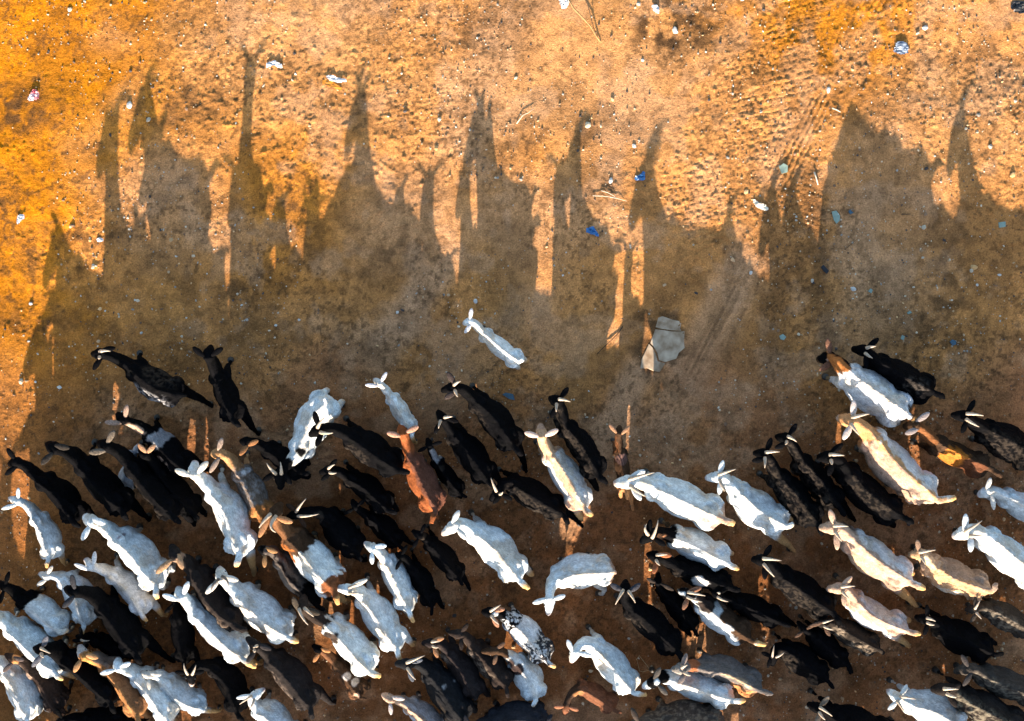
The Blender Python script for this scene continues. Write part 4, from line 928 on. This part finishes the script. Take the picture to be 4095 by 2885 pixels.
def shard(pts, mat, label, h=.008, name='glass_shard', cat='glass shard', group=None):
    c = np.mean(np.array(pts), 0)
    V, F = prism(outline(pts, *c), h, .003, .2)
    return thing_mesh(name, c[0], c[1], V, F, mat, label, cat, group)
GG = 'glass shards on the right of the yard'
shard(((3326, 846), (3344, 842), (3360, 862), (3358, 884), (3346, 896), (3334, 880)), M_GLASS, 'largest green glass shard, in the last lit wedge on the right', group=GG)
shard(((3114, 668), (3132, 654), (3150, 664), (3148, 690), (3126, 696)), M_GLASS, 'round green glass piece on the tyre tracks', group=GG)
shard(((3994, 890), (4022, 886), (4022, 908), (3996, 912)), M_GLASS, 'square green glass shard near the right edge', group=GG)
shard(((3116, 1344), (3130, 1336), (3144, 1348), (3134, 1362), (3120, 1358)), M_GLASS, 'green glass shard ahead of the trio of black goats', group=GG)
shard(((3470, 1166), (3480, 1154), (3490, 1160), (3484, 1174)), M_GLASS, 'small green glass shard beside a pale triangular stone', group=GG)
shard(((3626, 1250), (3640, 1243), (3646, 1252), (3630, 1258)), M_GLASS, 'thin green glass shard at the border of the dark soil', group=GG)
shard(((3600, 1356), (3606, 1340), (3618, 1346), (3612, 1362)), M_GLASS, 'green glass shard beside two pale stones, above the black goat at right', group=GG)
shard(((3392, 848), (3398, 838), (3414, 852), (3400, 858)), M_GLASSB, 'blue shard right of the last lit wedge')
shard(((3796, 1368), (3806, 1358), (3822, 1364), (3822, 1378), (3808, 1384)), M_GLASSB, 'blue bottle cap on dark soil at the right', .012, 'bottle_cap', 'bottle cap')
shard(((2008, 1578), (2022, 1570), (2052, 1576), (2060, 1602), (2034, 1596)), M_GLASSB, 'dark blue plastic shard on the ground at the centre, right of a black goat', .008, 'plastic_shard', 'plastic shard')
shard(((3282, 1070), (3292, 1060), (3304, 1074), (3314, 1084), (3306, 1096), (3292, 1084)), M_BAGK, 'black crumpled scrap by a dark rut at the right', .02, 'rubber_scrap', 'rubber scrap')
shard(((3648, 2776), (3680, 2778), (3680, 2800), (3652, 2798)), M_BAGG, 'grey green flat board beside the horn of a white goat, bottom right', .01, 'board', 'board')

def rock(px, py, r, mat, label, name='stone', cat='stone', seed=0, fl=.6, el=1.0, group='larger stones scattered on the yard'):
    rr = np.random.default_rng(seed + 50)
    bm = bmesh.new(); bmesh.ops.create_icosphere(bm, subdivisions=2, radius=1)
    V = np.array([v.co[:] for v in bm.verts]); F = [tuple(v.index for v in f.verts) for f in bm.faces]; bm.free()
    V = V * (1 + (n3(V * 1.3 + rr.uniform(0, 40, 3)) - .5)[:, None] * .8)
    a = rr.uniform(0, 6.28)
    r *= .68
    V = V * np.array((r * el, r, r * fl))
    V = V @ np.array(((math.cos(a), math.sin(a), 0), (-math.sin(a), math.cos(a), 0), (0, 0, 1)))
    V[:, 2] += r * fl * .45
    return thing_mesh(name, px, py, V, F, mat, label, cat, group)
for k, (px, py, r, m, lb) in enumerate((
    (1744, 593, .032, M_ROCKO, 'ochre stone at the tip of a shadow, left of centre'),
    (3695, 910, .030, M_ROCK, 'cream stone in open shade on the right'),
    (3896, 1070, .034, M_ROCKO, 'brown stone on dark soil near the right edge'),
    (3412, 1157, .026, M_ROCKW, 'pale triangular stone beside a small green shard'),
    (3910, 1139, .017, M_ROCKW, 'small bright white stone below the brown stone'),
    (3886, 1084, .024, M_ROCK, 'flat cream stone touching the brown stone'),
    (2442, 724, .030, M_ROCKW, 'white stone right of a shadow, above dry twigs'),
    (2700, 122, .034, M_ROCKW, 'white stone at the edge of dark litter at the top'),
    (2570, 240, .022, M_ROCKW, 'white stone casting a short shadow in bright ground, top centre'),
    (2535, 585, .026, M_ROCKW, 'white stone above the small blue scrap'),
    (3700, 112, .030, M_ROCKW, 'white stone among pebbles at the upper right'),
    (3312, 362, .026, M_ROCKW, 'white stone beside the shadow at the right'),
    (1196, 1280, .020, M_ROCKW, 'white oval stone in the shade, left of centre'),
    (1590, 1250, .022, M_ROCKW, 'white stone on brown soil left of the lone kid'),
    (1902, 1206, .024, M_ROCKW, 'pale stone just ahead of the lone kid'),
    (372, 1067, .024, M_ROCK, 'pale stone in the lit wedge at the left'),
    (124, 1215, .024, M_ROCKW, 'white stone on the sunlit strip at the left'),
    (360, 962, .022, M_ROCKO, 'orange stone in charred litter at the left'),
    (592, 480, .026, M_ROCK, 'two toned pale stone inside the leftmost tall shadow'),
    (518, 420, .034, M_ROCKW, 'whitish lump in orange soil, upper left'),
    (2350, 500, .040, M_ROCK, 'grey stone inside the slim horned shadow'),
    (3002, 1092, .022, M_ROCKW, 'pale flat stone beside the last rib track'),
    (4050, 700, .030, M_ROCKO, 'dark ochre stone by small lit strips at the right edge'),
    (3998, 1100, .018, M_ROCKW, 'small white stone right of the brown stone'),
    (2515, 2556, .018, M_ROCKW, 'white pebble left of the spread eared black goat'))):
    rock(px, py, r, m, lb, seed=k, el=1.0 + (k % 4) * .18)

def stick(name, pts, r, mat, label, cat, h=.01, group=None):
    c = np.mean(np.array(pts, float)[:, :2], 0); c3 = at(*c)
    r *= .7
    P3 = []
    for i, p in enumerate(pts):
        q = at(p[0], p[1]) - c3
        z = (p[2] if len(p) > 2 else h)
        P3.append((q[0], q[1], z))
    n = len(P3)
    V, F = tube(P3, [r * (1 - .55 * i / (n - 1)) for i in range(n)], 7)
    return thing_mesh(name, c[0], c[1], V, F, mat, label, cat, group, smooth=True)
stick('dry_stick', ((2262, -20, .05), (2292, 40, .06), (2330, 78, .055), (2362, 112, .045), (2385, 150, .025), (2402, 170, .008)), .011, M_WOOD, 'long bent dry stick at the top edge, longer of the two', 'stick')
stick('dry_stick', ((2330, -20, .16), (2345, 20, .12), (2358, 60, .06), (2372, 110, .03), (2390, 150, .012)), .007, M_DWOOD, 'dark thin stick crossing the long bent dry stick', 'stick')
stick('dry_stick', ((2490, 1306, .012), (2476, 1330, .014), (2440, 1366, .013), (2410, 1394, .012), (2387, 1418, .008)), .008, M_DWOOD, 'dark stick lying left of the cracked slab', 'stick')
stick('wood_strip', ((3254, 690, .015), (3262, 712, .018), (3270, 742, .012)), .012, M_PWOOD, 'short white wood strip on the tyre tracks at the right', 'wood strip')
stick('wood_strip', ((3326, 434, .015), (3345, 442, .018), (3360, 450, .012)), .010, M_PWOOD, 'small cream wood strip left of the tallest shadow on the right', 'wood strip')
stick('wood_strip', ((3604, 858, .012), (3622, 858, .014), (3640, 857, .01)), .008, M_DWOOD, 'short dark wood strip in open shade on the right', 'wood strip')
stick('twig', ((2066, 496, .01), (2090, 464, .018), (2112, 454, .02), (2134, 436, .015)), .006, M_PWOOD, 'pale curved twig in bright ground left of the slim horned shadow', 'twig')
stick('twig', ((2370, 784, .01), (2410, 786, .02), (2440, 790, .02), (2464, 792, .012)), .005, M_PWOOD, 'pale twig lying level beside the crossed twigs', 'twig')
stick('twig', ((2404, 764, .012), (2430, 772, .02), (2452, 784, .02), (2462, 792, .012)), .005, M_PWOOD, 'forked pale twig crossing the level twig', 'twig')
stick('twig', ((2440, 790, .015), (2470, 796, .02), (2506, 806, .01)), .005, M_PWOOD, 'short pale twig at the right end of the crossed twigs', 'twig')
stick('twig', ((3378, 1000, .008), (3400, 980, .012), (3430, 956, .01)), .004, M_DWOOD, 'dark thin twig beside the last lit wedge', 'twig')
stick('straw_loop', ((2545, 2640, .01), (2556, 2622, .014), (2570, 2640, .016), (2592, 2668, .016), (2597, 2680, .014), (2570, 2688, .014), (2558, 2684, .012), (2552, 2660, .01), (2546, 2634, .01)), .0035, M_STRAW, 'loop of pale straw on the ground below the spread eared black goat', 'straw')
